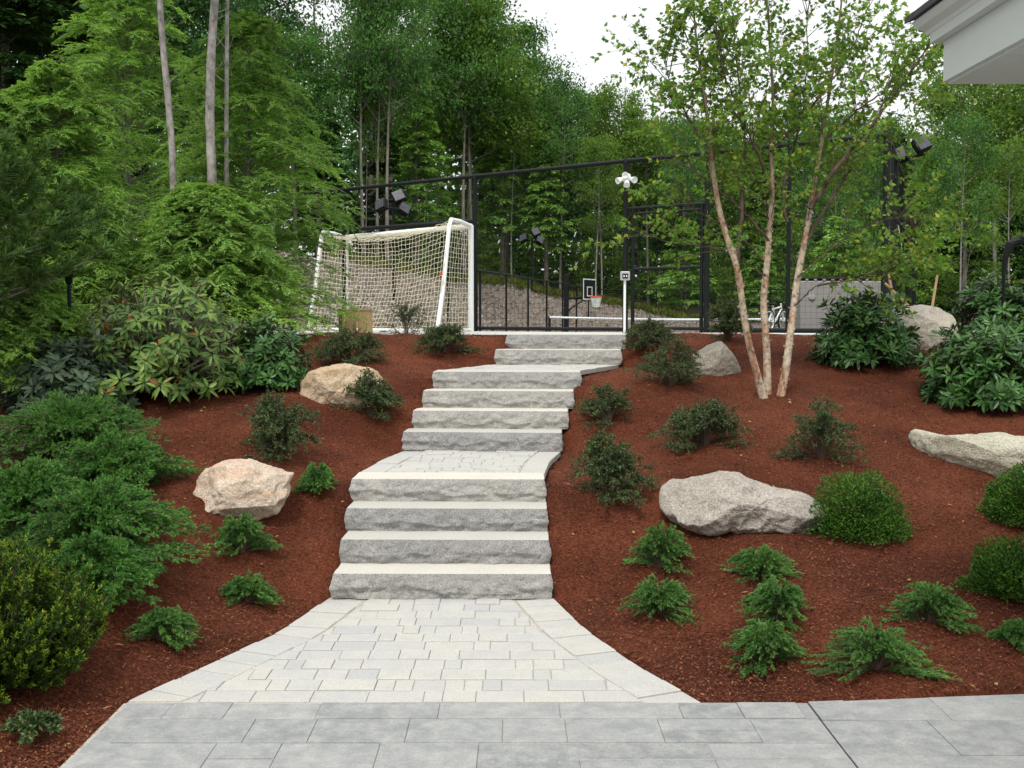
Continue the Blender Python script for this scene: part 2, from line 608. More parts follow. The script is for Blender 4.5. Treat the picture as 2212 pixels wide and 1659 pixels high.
M['coton'] = leaf_mat("cotoneaster_leaves", [(0.025, 0.053, 0.021), (0.048, 0.088, 0.032), (0.088, 0.138, 0.052), (0.150, 0.188, 0.081)], .12, .5, .3, clump=5)
M['juniper'] = leaf_mat("juniper_sprays", [(0.037, 0.121, 0.041), (0.075, 0.201, 0.055), (0.125, 0.287, 0.068), (0.225, 0.391, 0.117)], .25, .55, .25, clump=4)
M['juniper_dk'] = leaf_mat("old_juniper_sprays", [(0.028, 0.114, 0.031), (0.058, 0.192, 0.045), (0.105, 0.270, 0.058), (0.181, 0.356, 0.077)], .22, .55, .25, clump=2)
M['azalea'] = leaf_mat("azalea_leaves", [(0.022, 0.075, 0.011), (0.043, 0.126, 0.018), (0.078, 0.183, 0.027), (0.121, 0.215, 0.034)], .22, .45, .35, clump=5)
M['yew'] = leaf_mat("yew_needles", [(.012, .04, .007), (.024, .065, .009), (.045, .1, .012)], .2, .5, .3, clump=4)
M['weed'] = leaf_mat("weeds", [(.07, .1, .02), (.14, .16, .03)], .3)

# ---------------------------------------------------------------- levels of the place
RISE = .1735
Y1 = [7.41, 7.72, 8.03, 8.34]
Y2 = [10.15, 10.47, 10.79, 11.11]
Y3 = [12.95, 13.27]
EDGE_L = np.array([(4.0, -1.95), (5.42, -1.96), (5.66, -1.855), (6.11, -1.66), (6.65, -1.44), (7.44, -1.277), (8.34, -1.25), (8.75, -1.24), (9.4, -1.16), (10.15, -1.03), (11.11, -.82), (11.5, -.76), (12.95, -.21), (13.3, -.07), (14.6, .0)])
EDGE_R = np.array([(4.0, 1.5), (5.345, .98), (5.95, .711), (6.65, .467), (7.44, .283), (8.34, .255), (8.75, .27), (9.4, .33), (10.15, .465), (11.11, .64), (11.5, .74), (12.95, 1.29), (13.3, 1.38), (14.6, 1.45)])
PATIO_Y = 5.38


def el(y): return np.interp(y, EDGE_L[:, 0], EDGE_L[:, 1])
def er(y): return np.interp(y, EDGE_R[:, 0], EDGE_R[:, 1])


TOPZ = RISE * 10
HS = np.array([(7.35, 0), (8.4, RISE * 4 - .06), (10.1, RISE * 4 - .03), (11.16, RISE * 8 - .06), (12.9, RISE * 8 - .03), (13.35, TOPZ - .03), (20, TOPZ - .02)])
HR = np.array([(5.3, 0), (6.5, .2), (8, .47), (10, .92), (12, 1.36), (13.6, 1.69), (14.3, 1.715), (20, 1.715)])
HL = np.array([(2, .1), (5, .24), (7, .5), (9, .9), (11, 1.3), (13.3, 1.69), (14.3, 1.715), (20, 1.715)])


def ground(x, y):
    x = np.asarray(x, float)
    y = np.asarray(y, float)
    a, b_ = el(y), er(y)
    hs_ = np.interp(y, HS[:, 0], HS[:, 1])
    dl = a - x
    dr = x - b_
    dr = np.where(y < PATIO_Y + .012 + np.clip(x - 1.5, 0, 9) * .1, -.2, dr)
    hr = np.interp(y, HR[:, 0], HR[:, 1])
    hl = np.interp(y, HL[:, 0], HL[:, 1]) + .05 * np.clip(-x - 3, 0, 6)
    wr = sstep(-.05, 1.5, dr)
    wl = sstep(-.05, 1.4, dl)
    inside = (dl < 0) & (dr < 0)
    z = hs_ * (1 - np.maximum(wl, wr)) + hr * wr * (x > 0) + hl * wl * (x <= 0)
    z = z - np.where(inside, .1, .012)
    lump = fbm(np.stack([x * .9, y * .9, 0 * x], -1), 3) * .035 * np.maximum(sstep(.1, .8, dl), sstep(.1, .8, dr))
    return z + lump


def on(u, v):
    a, b_ = ray(u, v)
    y = np.linspace(3.5, 16, 1500)
    z = EYE + b_ * y
    g_ = ground(a * y, y)
    k = np.argmax(z < g_)
    if k == 0:
        k = len(y) - 1
    return np.array((a * y[k], y[k], g_[k]))


# ---------------------------------------------------------------- mulch beds
gx = np.arange(-11, 11.01, .075)
gy = np.arange(2.0, 15.2, .075)
X, Y = np.meshgrid(gx, gy)
Z = ground(X, Y) + fbm(np.stack([X * 6, Y * 6, 0 * X], -1), 3) * .011 * ((X < el(Y) - .05) | (X > er(Y) + .05))
idx = np.arange(X.size).reshape(X.shape)
F = np.stack([idx[:-1, :-1], idx[:-1, 1:], idx[1:, 1:], idx[1:, :-1]], -1).reshape(-1, 4)
xc, yc = (X[:-1, :-1] + .04).ravel(), (Y[:-1, :-1] + .04).ravel()
keep = ~((yc < PATIO_Y - .12) & (xc > -1.8))
mb = MB()
mb.add(np.stack([X, Y, Z], -1), F[keep])
struct(mb.build("mulch_ground", M['mulch'], smooth=True))
# loose bark chips: nobody could count them
n = 300000
yy = 3.6 + rng.random(n) ** 1.7 * 11.2
xx = (rng.random(n) * 2 - 1) * (yy * .52 + .3)
ok = ((xx < el(yy) - .012) | ((xx > er(yy) + .012) & (yy > PATIO_Y + .01)))
xx, yy = xx[ok], yy[ok]
zz = ground(xx, yy) + .006 + rng.random(len(xx)) * .01
n = len(xx)
a = rng.random(n) * 2 * pi
D = np.stack([np.cos(a), np.sin(a), rng.normal(0, .35, n)], -1)
Nn = np.stack([rng.normal(0, .45, n), rng.normal(0, .45, n), np.ones(n)], -1)
mb = MB()
mb.leaves(np.stack([xx, yy, zz], -1), D, Nn, rng.uniform(.008, .028, n), rng.uniform(.004, .009, n), fold=.05)
# longer shreds among the fines
q_ = np.flatnonzero(rng.random(n) < .022)
a = rng.random(len(q_)) * 2 * pi
mb.leaves(np.stack([xx, yy, zz + .006], -1)[q_], np.stack([np.cos(a), np.sin(a), rng.normal(0, .3, len(q_))], -1), np.stack([rng.normal(0, .5, len(q_)), rng.normal(0, .5, len(q_)), np.ones(len(q_))], -1), rng.uniform(.03, .065, len(q_)), rng.uniform(.005, .012, len(q_)), fold=.1)
struct(mb.build("mulch_chips", M['chip']), 'stuff')
q_ = rng.choice(n, 170, replace=False)
a = rng.random(170) * 2 * pi
mb = MB()
mb.leaves(np.stack([xx, yy, zz + .01], -1)[q_], np.stack([np.cos(a), np.sin(a), rng.normal(0, .3, 170)], -1), np.stack([rng.normal(0, .4, 170), rng.normal(0, .4, 170), np.ones(170)], -1), rng.uniform(.02, .045, 170), rng.uniform(.015, .03, 170))
struct(mb.build("fallen_leaves", M['fallen']), 'stuff')

# ---------------------------------------------------------------- paving
def clip_half(poly, f0, f1, lim, side):
    """clip quad rows by x limits at its two y values"""
    return poly


def paver(mb, pts, z, ch=.0045, gap=.0034, h=.05, mat=0):
    """pts: plan polygon, anticlockwise; shrink by gap, chamfered top edge"""
    P = np.array(pts, float)
    x_, y_ = P[:, 0], P[:, 1]
    if (x_ * np.roll(y_, -1) - np.roll(x_, -1) * y_).sum() < 0:
        P = P[::-1]
    c = P.mean(0)
    E = np.roll(P, -1, 0) - P
    if np.linalg.norm(E, axis=1).min() < .02:
        return
    nI = unit(np.stack([-E[:, 1], E[:, 0]], 1))
    nP = np.roll(nI, 1, 0)
    # joints across the walk are open, those along it tight
    wg = .45 + 1.1 * np.abs(nI[:, 1]) ** 2
    wp = np.roll(wg, 1)
    cr = nP[:, 0] * nI[:, 1] - nP[:, 1] * nI[:, 0]
    cr = np.where(np.abs(cr) < .25, .25, cr)
    mi = np.stack([(wp * nI[:, 1] - wg * nP[:, 1]) / cr, (wg * nP[:, 0] - wp * nI[:, 0]) / cr], 1)
    out = P + mi * gap
    inn = P + mi * (gap + ch)
    k = len(P)
    tilt = rng.normal(0, .0012, 2)
    zz = lambda Q, o: np.column_stack([Q, z + o + (Q - c) @ tilt])
    dz = rng.normal(0, .0022)
    V = np.concatenate([zz(out, -h), zz(out, -ch * .8 + dz), zz(inn, dz)])
    i = np.arange(k)
    j = (i + 1) % k
    q = np.concatenate([np.stack([i, j, j + k, i + k], 1), np.stack([i + k, j + k, j + 2 * k, i + 2 * k], 1)])
    n0 = mb.n
    mb.add(V, q, mat)
    mb.f.append((np.arange(k) + 2 * k + n0)[None])
    mb.m.append(np.full(1, mat, np.int32))


def rows(mb, y0, y1, xl, xr, z, rh, lens, shear=0):
    ys = [y0]
    while ys[-1] < y1 - rh * .6:
        ys.append(ys[-1] + rh * random.uniform(.94, 1.06))
    ys[-1] = y1
    for a, b_ in zip(ys[:-1], ys[1:]):
        x = min(xl(a), xl(b_)) - random.random() * lens[-1]
        R = max(xr(a), xr(b_))
        while x < R:
            L = random.choice(lens) * random.uniform(.96, 1.04)
            q = [(max(x, xl(a)), a), (min(x + L, xr(a)), a), (min(x + L, xr(b_)), b_), (max(x, xl(b_)), b_)]
            wa, wb = q[1][0] - q[0][0], q[2][0] - q[3][0]
            x += L
            if wa < .025 and wb < .025:
                continue
            if wa < .025:
                m_ = q[0][0] if q[0][0] <= q[3][0] + 1 else q[0][0]
                q = [((q[0][0] + q[1][0]) / 2, a), q[2], q[3]]
            elif wb < .025:
                q = [q[0], q[1], ((q[2][0] + q[3][0]) / 2, b_)]
            paver(mb, q, z)


def border(mb, ef, y0, y1, inn, step, z):
    """pavers set across along a flared edge, inn = inward width (signed)"""
    ys = np.arange(y0, y1 + .001, (y1 - y0) / max(1, round((y1 - y0) / step)))
    def pt(y, o):
        e = .02
        t = unit(np.array([ef(y + e) - ef(y - e), 2 * e]))
        nrm = np.array([t[1], -t[0]])
        return np.array([ef(y), y]) + nrm * o
    for a, b_ in zip(ys[:-1], ys[1:]):
        q = [pt(a, 0), pt(a, inn), pt(b_, inn), pt(b_, 0)]
        if inn < 0:
            q = q[::-1]
        paver(mb, q, z)


BW = .27
mb = MB()
border(mb, el, PATIO_Y + .02, 7.42, BW, .17, 0)
border(mb, er, PATIO_Y + .0, 7.42, -BW, .17, 0)
sl = lambda y: el(y) + BW * 1.08
sr = lambda y: er(y) - BW * 1.08
rows(mb, PATIO_Y + .01, 7.45, sl, sr, 0, .17, [.1, .17, .17, .25, .3])
struct(mb.build("walk_paving", M['paver']))
# patio slabs of mixed sizes, stamped look
mb = MB()
y = PATIO_Y
while y > 2.2:
    hgt = random.choice([.22, .3, .36])
    x = -1.95
    off = random.random() * .3
    x -= off
    while x < 1.497:
        L = random.choice([.3, .45, .45, .6])
        x0, x1 = max(x, -1.95 + .0), min(x + L, 1.497)
        x += L
        if x1 - x0 < .05:
            continue
        if random.random() < .22:
            paver(mb, [(x0, y - hgt), (x1, y - hgt), (x1, y - hgt / 2), (x0, y - hgt / 2)], 0, .003, .0028)
            paver(mb, [(x0, y - hgt / 2), (x1, y - hgt / 2), (x1, y), (x0, y)], 0, .003, .0028)
        else:
            paver(mb, [(x0, y - hgt), (x1, y - hgt), (x1, y), (x0, y)], 0, .003, .0028)
    y -= hgt
struct(mb.build("patio_paving", M['patio']))
mb = MB()
y = PATIO_Y + .12
k = 0
while y > 2.2:
    hgt = random.choice([.3, .36, .42])
    x = 1.515 - random.random() * .3
    while x < 7:
        L = random.choice([.45, .6, .6, .75])
        x0, x1 = max(x, 1.504), x + L
        x += L
        if x1 - x0 < .05:
            continue
        yt0 = y if k else PATIO_Y + .01 + (x0 - 1.5) * .1
        yt1 = y if k else PATIO_Y + .01 + (x1 - 1.5) * .1
        paver(mb, [(x0, y - hgt), (x1, y - hgt), (x1, yt1), (x0, yt0)], 0, .003, .0015)
    y -= hgt
    k += 1
struct(mb.build("patio_concrete", M['patio']))
mb = MB()
mb.poly([(-1.97, 2, -.006), (7, 2, -.006), (7, 5.94, -.006), (1.5, PATIO_Y, -.006), (-1.97, PATIO_Y, -.006)])
ys = np.linspace(PATIO_Y, 7.5, 30)
for a, b_ in zip(ys[:-1], ys[1:]):
    mb.poly([(el(a), a, -.007), (er(a), a, -.007), (er(b_), b_, -.007), (el(b_), b_, -.007)])
struct(mb.build("paving_bed", M['joint']))
mb = MB()
mb.poly([(1.494, 2.2, -.0045), (1.507, 2.2, -.0045), (1.507, PATIO_Y, -.0045), (1.494, PATIO_Y, -.0045)])
struct(mb.build("patio_joint_ground", M['rubber']))
# landings
for nm, y0, y1, z, lf, rf in (("lower_landing", Y1[3] + .33, Y2[0] + .1, RISE * 4, .96, 1),
                              ("upper_landing", Y2[3] + .33, Y3[0] + .12, RISE * 8, .96, 1)):
    mb = MB()
    border(mb, el, y0, y1 - .12, .2, .2, z)
    border(mb, er, y0, y1 - .12, -.2, .2, z)
    rows(mb, y0, y1, lambda y: el(y) + .21, lambda y: er(y) - .21, z, .17, [.1, .17, .25])
    ys = np.linspace(y0, y1, 16)
    for a, b_ in zip(ys[:-1], ys[1:]):
        mb.poly([(el(a) + .01, a, z - .007), (er(a) - .01, a, z - .007), (er(b_) - .01, b_, z - .007), (el(b_) + .01, b_, z - .007)], 1)
    struct(mb.build(nm, [M['paver'], M['joint']]))


# ---------------------------------------------------------------- granite steps
def step_block(i, y, z0, rz, x0, x1, depth, label):
    W = x1 - x0
    h = RISE
    nf, ns, nv = 190, 40, 24
    side = np.linspace(depth, 0, ns)
    path = [(-W / 2, d, -1, 0) for d in side[:-1]] + [(u, 0, 0, -1) for u in np.linspace(-W / 2, W / 2, nf)] + [(W / 2, d, 1, 0) for d in side[::-1][1:]]
    path = np.array(path)
    nr = path[:, 2:].copy()
    for q in range(len(path)):
        if abs(abs(path[q, 0]) - W / 2) < 1e-6 and path[q, 1] < 1e-6:
            nr[q] = unit(np.array([np.sign(path[q, 0]) * .8, -.8]))
    v = np.linspace(0, 1, nv)
    s = np.arange(len(path)) * .009
    seed = i * 31.7
    rd = .42 + .2 * fbm(np.stack([s * 4, 0 * s + seed, 0 * s], -1), 3)
    rd = np.clip(rd, .12, .8)
    amp = .022 + .009 * vn(np.stack([s * 5, 0 * s + seed + 9, 0 * s], -1))
    vv = v[None, :]
    amp = amp * np.where(np.abs(nr[:, 1]) > .5, 1, .45)
    prof = np.where(vv > rd[:, None], ((1 - vv) / (1 - rd[:, None])) ** .8, .5 + .5 * np.clip((vv / rd[:, None] - .55) / .45, 0, 1) ** 1.2)
    S, VV = np.meshgrid(s, v, indexing='ij')
    nz = fbm(np.stack([S * 14, VV * 4 + seed, 0 * S], -1), 4)
    facet = np.abs(fbm(np.stack([S * 7, VV * 2 + seed + 40, 0 * S], -1), 2))
    disp = prof * amp[:, None] + (nz * .009 + facet * .02 - .006) * np.sin(np.clip(1 - VV, 0, 1) * pi / 2)
    disp[:, -1] = .0
    tz = h * v[None, :] + np.zeros_like(disp)
    ez = .0025 * vn(np.stack([s * 30, 0 * s + seed, 0 * s], -1))
    P = np.stack([path[:, 0][:, None] + nr[:, 0][:, None] * disp, path[:, 1][:, None] + nr[:, 1][:, None] * disp, tz], -1)
    P[:, -1, 0] += nr[:, 0] * ez
    P[:, -1, 1] += nr[:, 1] * ez
    n_, k_ = P.shape[:2]
    idx = np.arange(n_ * k_).reshape(n_, k_)
    mb = MB()
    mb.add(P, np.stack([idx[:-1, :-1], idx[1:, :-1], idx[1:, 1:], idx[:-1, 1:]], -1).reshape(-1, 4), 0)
    top = P[:, -1]
    # bevelled arris then the tread
    inn = top.copy()
    inn[:, 0] -= nr[:, 0] * .004
    inn[:, 1] -= nr[:, 1] * .004
    inn[:, 2] += .003
    k2 = len(top)
    ii = np.arange(k2 - 1)
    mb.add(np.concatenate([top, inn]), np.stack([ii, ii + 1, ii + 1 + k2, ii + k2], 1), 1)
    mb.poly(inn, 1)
    mb.poly([P[0, 0], P[0, -1], P[-1, -1], P[-1, 0]], 0)
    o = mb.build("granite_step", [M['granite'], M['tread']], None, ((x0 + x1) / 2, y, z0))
    o.rotation_euler = (0, 0, rz)
    tag(o, label, "step", "rock faced granite steps")


names = ["lowest granite step, rising straight from the paved walk", "second granite step above the paved walk", "third granite step above the paved walk, just under the landing step",
         "granite step whose top edges the lower paved landing", "granite step rising from the back of the lower paved landing",
         "second granite step above the lower paved landing", "third granite step above the lower paved landing", "granite step whose top edges the upper paved landing",
         "granite step rising from the back of the upper landing", "topmost granite step, level with the foot of the black fence"]
xs = [(-1.24, .27), (-1.235, .265), (-1.24, .26), (-1.245, .25), (-1.03, .465), (-.965, .54), (-.89, .61), (-.815, .70), (-.2, 1.3), (-.065, 1.385)]
rots = [-.01, -.015, -.02, -.02, -.06, -.065, -.07, -.07, -.09, -.09]
for i, (y, nm) in enumerate(zip(Y1 + Y2 + Y3, names)):
    dep = .47 if i not in (3, 7, 9) else (.34 if i != 9 else .5)
    step_block(i, y + (0 if i else 0), RISE * i + (.0015 if i % 2 else 0), rots[i], xs[i][0], xs[i][1], dep, nm)

# ---------------------------------------------------------------- ground beyond: apron, court, gravel bank, forest floor
ZF = 1.66
mb = MB()
mb.poly([(-9, 14.75, 1.715), (9, 14.75, 1.715), (9, 17.0, 1.69), (5.95, 17.2, 1.68), (-3.8, 24.4, 1.66), (-9, 24.4, 1.66)])
mb.poly([(.0, 13.7, TOPZ - .005), (1.4, 13.7, TOPZ - .005), (1.5, 14.8, TOPZ - .006), (.05, 14.8, TOPZ - .006)])
struct(mb.build("court_apron_ground", M['concrete']))


def far(x, y):
    s_ = -.972 * (x + .94) + .234 * (y - 30)
    s_ = np.maximum(s_, y - 44)
    crest = np.interp(x, [-5, 0, 2, 5.2, 8.9, 14], [3.85, 3.5, 2.95, 2.5, 1.8, 1.5])
    t = sstep(0, 6, s_)
    z = .2 + (crest - .2) * (.35 * t + .65 * np.clip(s_ / 6, 0, 1)) + .06 * np.clip(s_ - 6, 0, 80)
    fr = (x + 3.8) * 7.2 + (y - 24.4) * 9.62          # front fence line
    front = sstep(6, 0, fr)
    near = 1.64 + .07 * np.clip(-x - 5, 0, 30)
    rt = .94 * (x - 6.3) - .35 * (y - 17.2)            # right of the right-hand fence
    rside = sstep(0, 1.5, rt) * sstep(60, 30, y)
    z = z * (1 - front) + near * front
    z = np.where((z < 1.6), z * (1 - rside) + 1.6 * rside, z)
    wl = sstep(-4.5, -7, x) * sstep(32, 20, y)
    z = z * (1 - wl) + np.maximum(z, near + .05 * (y - 14)) * wl
    return z + .12 * fbm(np.stack([x * .3, y * .3, 0 * x], -1), 3) * sstep(15, 25, y) * sstep(.2, .6, z), s_, rt, fr


gx = np.concatenate([np.arange(-70, -20, 2.5), np.arange(-20, 24, .4), np.arange(24, 75, 2.5)])
gy = np.concatenate([np.arange(14.9, 60, .4), np.arange(60, 150, 3)])
X, Y = np.meshgrid(gx, gy)
Zf, Sf, RTf, FRf = far(X, Y)
idx = np.arange(X.size).reshape(X.shape)
F = np.stack([idx[:-1, :-1], idx[:-1, 1:], idx[1:, 1:], idx[1:, :-1]], -1).reshape(-1, 4)
cS = Sf.ravel()[F].mean(1)
cX = X.ravel()[F].mean(1)
cY = Y.ravel()[F].mean(1)
cRT = RTf.ravel()[F].mean(1)
cFR = FRf.ravel()[F].mean(1)
wob = fbm(np.stack([cX * .35, cY * .35, 0 * cX], -1), 3) * 1.2
grav = (cS > -.5) & (cS < 6.1 + wob * .5) & (cX < 14) & (cRT < 3) & (cX > -9 + wob)
court = (cS <= -.5) & (cRT < .5) & (cFR > 0)
V = np.stack([X, Y, Zf - .03], -1)
for nm, msk, mt in (("gravel_bank_ground", grav, 'gravel'), ("court_ground", court & ~grav, 'court'), ("forest_ground", ~grav & ~court, 'floor')):
    mb = MB()
    mb.add(V, F[msk])
    struct(mb.build(nm, M[mt], smooth=True))
# loose stones lying on the bank
n = 60000
y = rng.uniform(22, 58, n)
x = rng.uniform(-9, 13, n)
zz, s_, rt, fr = far(x, y)
ok = (s_ > 0) & (s_ < 6.2) & (rt < 2.5)
x, y, zz = x[ok], y[ok], zz[ok]
n = len(x)
a = rng.random(n) * 2 * pi
mb = MB()
mb.leaves(np.stack([x, y, zz], -1), np.stack([np.cos(a), np.sin(a), rng.uniform(-.2, .8, n)], -1), rng.normal(0, 1, (n, 3)) + (0, -.6, 1), rng.uniform(.05, .16, n), rng.uniform(.04, .1, n), fold=.3)
struct(mb.build("gravel_stones", M['gravel_stone']), 'stuff')

# ---------------------------------------------------------------- curves for plants
def interp_curve(Cv, t):
    """Cv (B,m,3); t (B,q) in 0..1 -> points, tangents (B,q,3)"""
    B, m, _ = Cv.shape
    f = np.clip(t, 0, .9999) * (m - 1)
    i = f.astype(int)
    f = (f - i)[..., None]
    bi = np.arange(B)[:, None]
    a, b_ = Cv[bi, i], Cv[bi, i + 1]
    return a + (b_ - a) * f, unit(b_ - a)


def bez(P0, P1, P2, m):
    t = np.linspace(0, 1, m)[None, :, None]
    return (1 - t) ** 2 * P0[:, None] + 2 * t * (1 - t) * P1[:, None] + t ** 2 * P2[:, None]


def perp(T, r):
    v_ = r.normal(0, 1, T.shape)
    v_ -= (v_ * T).sum(-1, keepdims=True) * T
    return unit(v_)


def twigs(Cv, q, tlo, thi, L, ang, r, m=4, droop=0, flat=None, lift=0):
    """side shoots on curves"""
    B = len(Cv)
    t = r.uniform(tlo, thi, (B, q))
    P, T = interp_curve(Cv, t)
    if flat is None:
        S = perp(T, r)
    else:
        S = np.cross(T, np.array([0, 0, 1.])) * np.where(r.random((B, q)) < .5, 1, -1)[..., None]
        S = unit(S + r.normal(0, flat, S.shape))
    an = r.normal(ang, .18, (B, q))[..., None]
    D = T * np.cos(an) + S * np.sin(an)
    D = D + np.array([0, 0, lift])
    D = unit(D)
    Lg = (L(t) if callable(L) else L) * r.uniform(.6, 1.2, (B, q))
    Lg = Lg[..., None]
    P, D, Lg = P.reshape(-1, 3), D.reshape(-1, 3), Lg.reshape(-1, 1)
    return bez(P, P + D * Lg * .5, P + D * Lg + np.array([0, 0, -1.]) * Lg * droop, m)


def fringe(mb, Cv, q, tlo, L, W, ang, r, flat=None, mat=0, thi=1., up=.6, jit=.25, broad=False, fold=.18, droop=0, shape=.45):
    B = len(Cv)
    t = r.uniform(tlo, thi, (B, q))
    P, T = interp_curve(Cv, t)
    if flat is None:
        S = perp(T, r)
    else:
        S = unit(np.cross(T, np.array([0, 0, 1.])) * np.where(r.random((B, q)) < .5, 1, -1)[..., None] + r.normal(0, flat, (B, q, 3)))
    an = r.normal(ang, jit, (B, q))[..., None]
    D = T * np.cos(an) + S * np.sin(an) + np.array([0, 0, -droop])
    Nn = r.normal(0, 1 - up, (B, q, 3)) + np.array([0, 0, up])
    n_ = B * q
    Lg = L * r.uniform(.65, 1.25, n_)
    f = mb.broad if broad else mb.leaves
    if broad:
        f(P.reshape(-1, 3), D.reshape(-1, 3), Nn.reshape(-1, 3), Lg, W * r.uniform(.75, 1.15, n_), mat)
    else:
        f(P.reshape(-1, 3), D.reshape(-1, 3), Nn.reshape(-1, 3), Lg, W * r.uniform(.75, 1.15, n_), mat, fold, shape)


# ---------------------------------------------------------------- shrub builders (all return foliage and stem meshes round the origin)
def arching(seed, Rr, H, ns, nt_, nl, L, W, ang=.9, droop=.25, tl=.3, up=.4, upright=0., flat=None, inner=.15, asym=None, tip=False, tang=.65, nc=0):
    r = np.random.default_rng(seed)
    a = r.random(ns) * 2 * pi
    q = np.sqrt(r.uniform(inner ** 2, 1, ns))
    if asym is not None:
        q = q * (1 + asym * np.sin(a * 2 + seed) * .5 + asym * np.sin(a * 3 + seed * 2) * .5)
    rad = Rr * q * r.uniform(.7, 1.12, ns)
    d = np.stack([np.cos(a), np.sin(a), 0 * a], -1)
    h = H * np.sqrt(np.clip(1 - (q * .93) ** 2, .02, 1)) * r.uniform(.7, 1.15, ns)
    P0 = d * (Rr * .06)[..., None] if np.ndim(Rr) else d * Rr * .06
    P1 = d * (rad * (.4 - .25 * upright))[:, None] + np.array([0, 0, 1.]) * (h * (1.0))[:, None]
    P2 = d * rad[:, None] + np.array([0, 0, 1.]) * (h * (1 - droop * q))[:, None]
    Cv = bez(P0, P1, P2, 8)
    tw = twigs(Cv, nt_, .25, 1, lambda t: tl * Rr * (1.1 - .6 * t), tang, r, 4, .12 if not tip else -.05, flat)
    fo = MB()
    fringe(fo, tw, nl, .1, L, W, ang, r, flat, up=up)
    if tip:
        fringe(fo, tw, nl // 3, .75, L * .9, W, ang * .8, r, flat, up=up, mat=1)
    fringe(fo, Cv, nc or nl * 2, .3, L, W, ang, r, flat, up=up)
    if nc:
        fringe(fo, Cv, nc // 4, .85, L, W, ang * .7, r, flat, up=up, mat=1)
    stm = MB()
    stm.tubes(Cv, np.linspace(.005, .0015, 8)[None, :] * max(.6, Rr * 1.6), 4)
    stm.tubes(tw, np.array([[.0025, .002, .0015, .001]]), 3)
    return fo, stm


def dome(seed, Rr, H, n, L, W, depth=.22, up=.3, rough=.12, broad=False, low=0.05):
    """dense rounded shrub: leaves through an outer shell of a lumpy dome"""
    r = np.random.default_rng(seed)
    a = r.random(n) * 2 * pi
    sz = r.uniform(low, 1, n)
    cz = np.sqrt(1 - sz ** 2)
    d = np.stack([np.cos(a) * cz, np.sin(a) * cz, sz], -1)
    lump = 1 + rough * fbm(d * 2.6 + seed, 3) + rough * .8 * vn(d * 1.5 + seed * 3) + np.where(r.random(n) < .05, r.uniform(0, .14, n), 0)
    k = lump * (1 - depth * r.random(n) ** 1.6 * 1.5)
    P = d * k[:, None] * np.array([Rr, Rr, H])
    D = d + r.normal(0, .55, (n, 3)) + np.array([0, 0, .25])
    Nn = d * .7 + r.normal(0, .5, (n, 3)) + np.array([0, 0, up])
    fo = MB()
    fo.leaves(P, D, Nn, L * r.uniform(.6, 1.3, n), W * r.uniform(.7, 1.2, n))
    ns = 46
    a = r.random(ns) * 2 * pi
    q = np.sqrt(r.random(ns))
    e = np.stack([np.cos(a) * q * Rr * .85, np.sin(a) * q * Rr * .85, H * np.sqrt(1 - (q * .85) ** 2) * .9], -1)
    Cv = bez(e * .03, e * np.array([.4, .4, .7]), e, 6)
    stm = MB()
    stm.tubes(Cv, np.linspace(.009, .003, 6)[None], 4)
    return fo, stm


def rhodo(seed, Rr, H, nw, L, W, open_=.0, droop=.35, low=.1, extra_dead=0, base=0.):
    """whorls of strap leaves at the ends of forking branches"""
    r = np.random.default_rng(seed)
    a = r.random(nw) * 2 * pi
    sz = r.uniform(-low, 1, nw)
    cz = np.sqrt(np.clip(1 - sz ** 2, 0, 1))
    d = np.stack([np.cos(a) * cz, np.sin(a) * cz, sz], -1)
    lump = 1 + .22 * fbm(d * 1.8 + seed, 3) + r.normal(0, .05, nw)
    k = lump * (1 - (.16 + open_) * r.random(nw) ** 1.3 * 1.4)
    P = d * k[:, None] * np.array([Rr, Rr, H - base]) + np.array([0, 0, base])
    P[:, 2] = np.maximum(P[:, 2], .06)
    ax = unit(d * np.array([1, 1, .8]) + np.array([0, 0, .55]) + r.normal(0, .18, (nw, 3)))
    nl = 9
    fo = MB()
    th = np.arange(nl)[None] * 2 * pi / nl + r.random(nw)[:, None] * 6 + r.normal(0, .12, (nw, nl))
    x = unit(np.cross(ax, np.array([.3, .2, 1.])))
    y_ = np.cross(ax, x)
    S = x[:, None] * np.cos(th)[..., None] + y_[:, None] * np.sin(th)[..., None]
    el_ = r.normal(.42 - droop, .3, (nw, nl))[..., None]
    D = S * np.cos(el_) + ax[:, None] * np.sin(el_) + np.array([0, 0, -droop * .35])
    Nn = ax[:, None] * .9 + r.normal(0, .15, (nw, nl, 3)) - S * np.sin(el_) * .5
    PP = P[:, None] + S * .012 + ax[:, None] * r.uniform(-.02, .02, (nw, nl))[..., None]
    nn = nw * nl
    mid = (r.random(nn) < extra_dead).astype(int)
    args = [z.reshape(-1, 3) for z in (PP, D, Nn)]
    Lg = L * r.uniform(.7, 1.2, nn)
    Wg = W * r.uniform(.8, 1.15, nn)
    for mt in (0, 1):
        s_ = mid == mt
        if s_.any():
            fo.broad(args[0][s_], args[1][s_], args[2][s_], Lg[s_], Wg[s_], mt, .1, .05 + droop * .25)
    P1 = P * np.array([.5, .5, .55]) + r.normal(0, .05, (nw, 3)) + np.array([0, 0, base * .4])
    P1[:, 2] = np.maximum(P1[:, 2], .08)
    Cv = bez(P * .02 * np.array([1, 1, 0]) + r.normal(0, .03, (nw, 3)) * np.array([1, 1, 0]), P1, P - ax * .01, 7)
    stm = MB()
    stm.tubes(Cv, np.linspace(.016, .004, 7)[None] * max(.6, Rr), 5)
    return fo, stm


def plant(name, label, cat, loc, fo_stm, mats, group=None, stem='twig', rz=0, sc=(1, 1, 1), fol='foliage'):
    t = thing(name, label, cat, loc, rz, group)
    t.scale = sc
    fo_stm[0].build(fol, mats, t)
    fo_stm[1].build('stem', M[stem], t)
    return t


def px(wd, p):           # size of wd picture units at the distance of p
    return wd * p[1] / FD


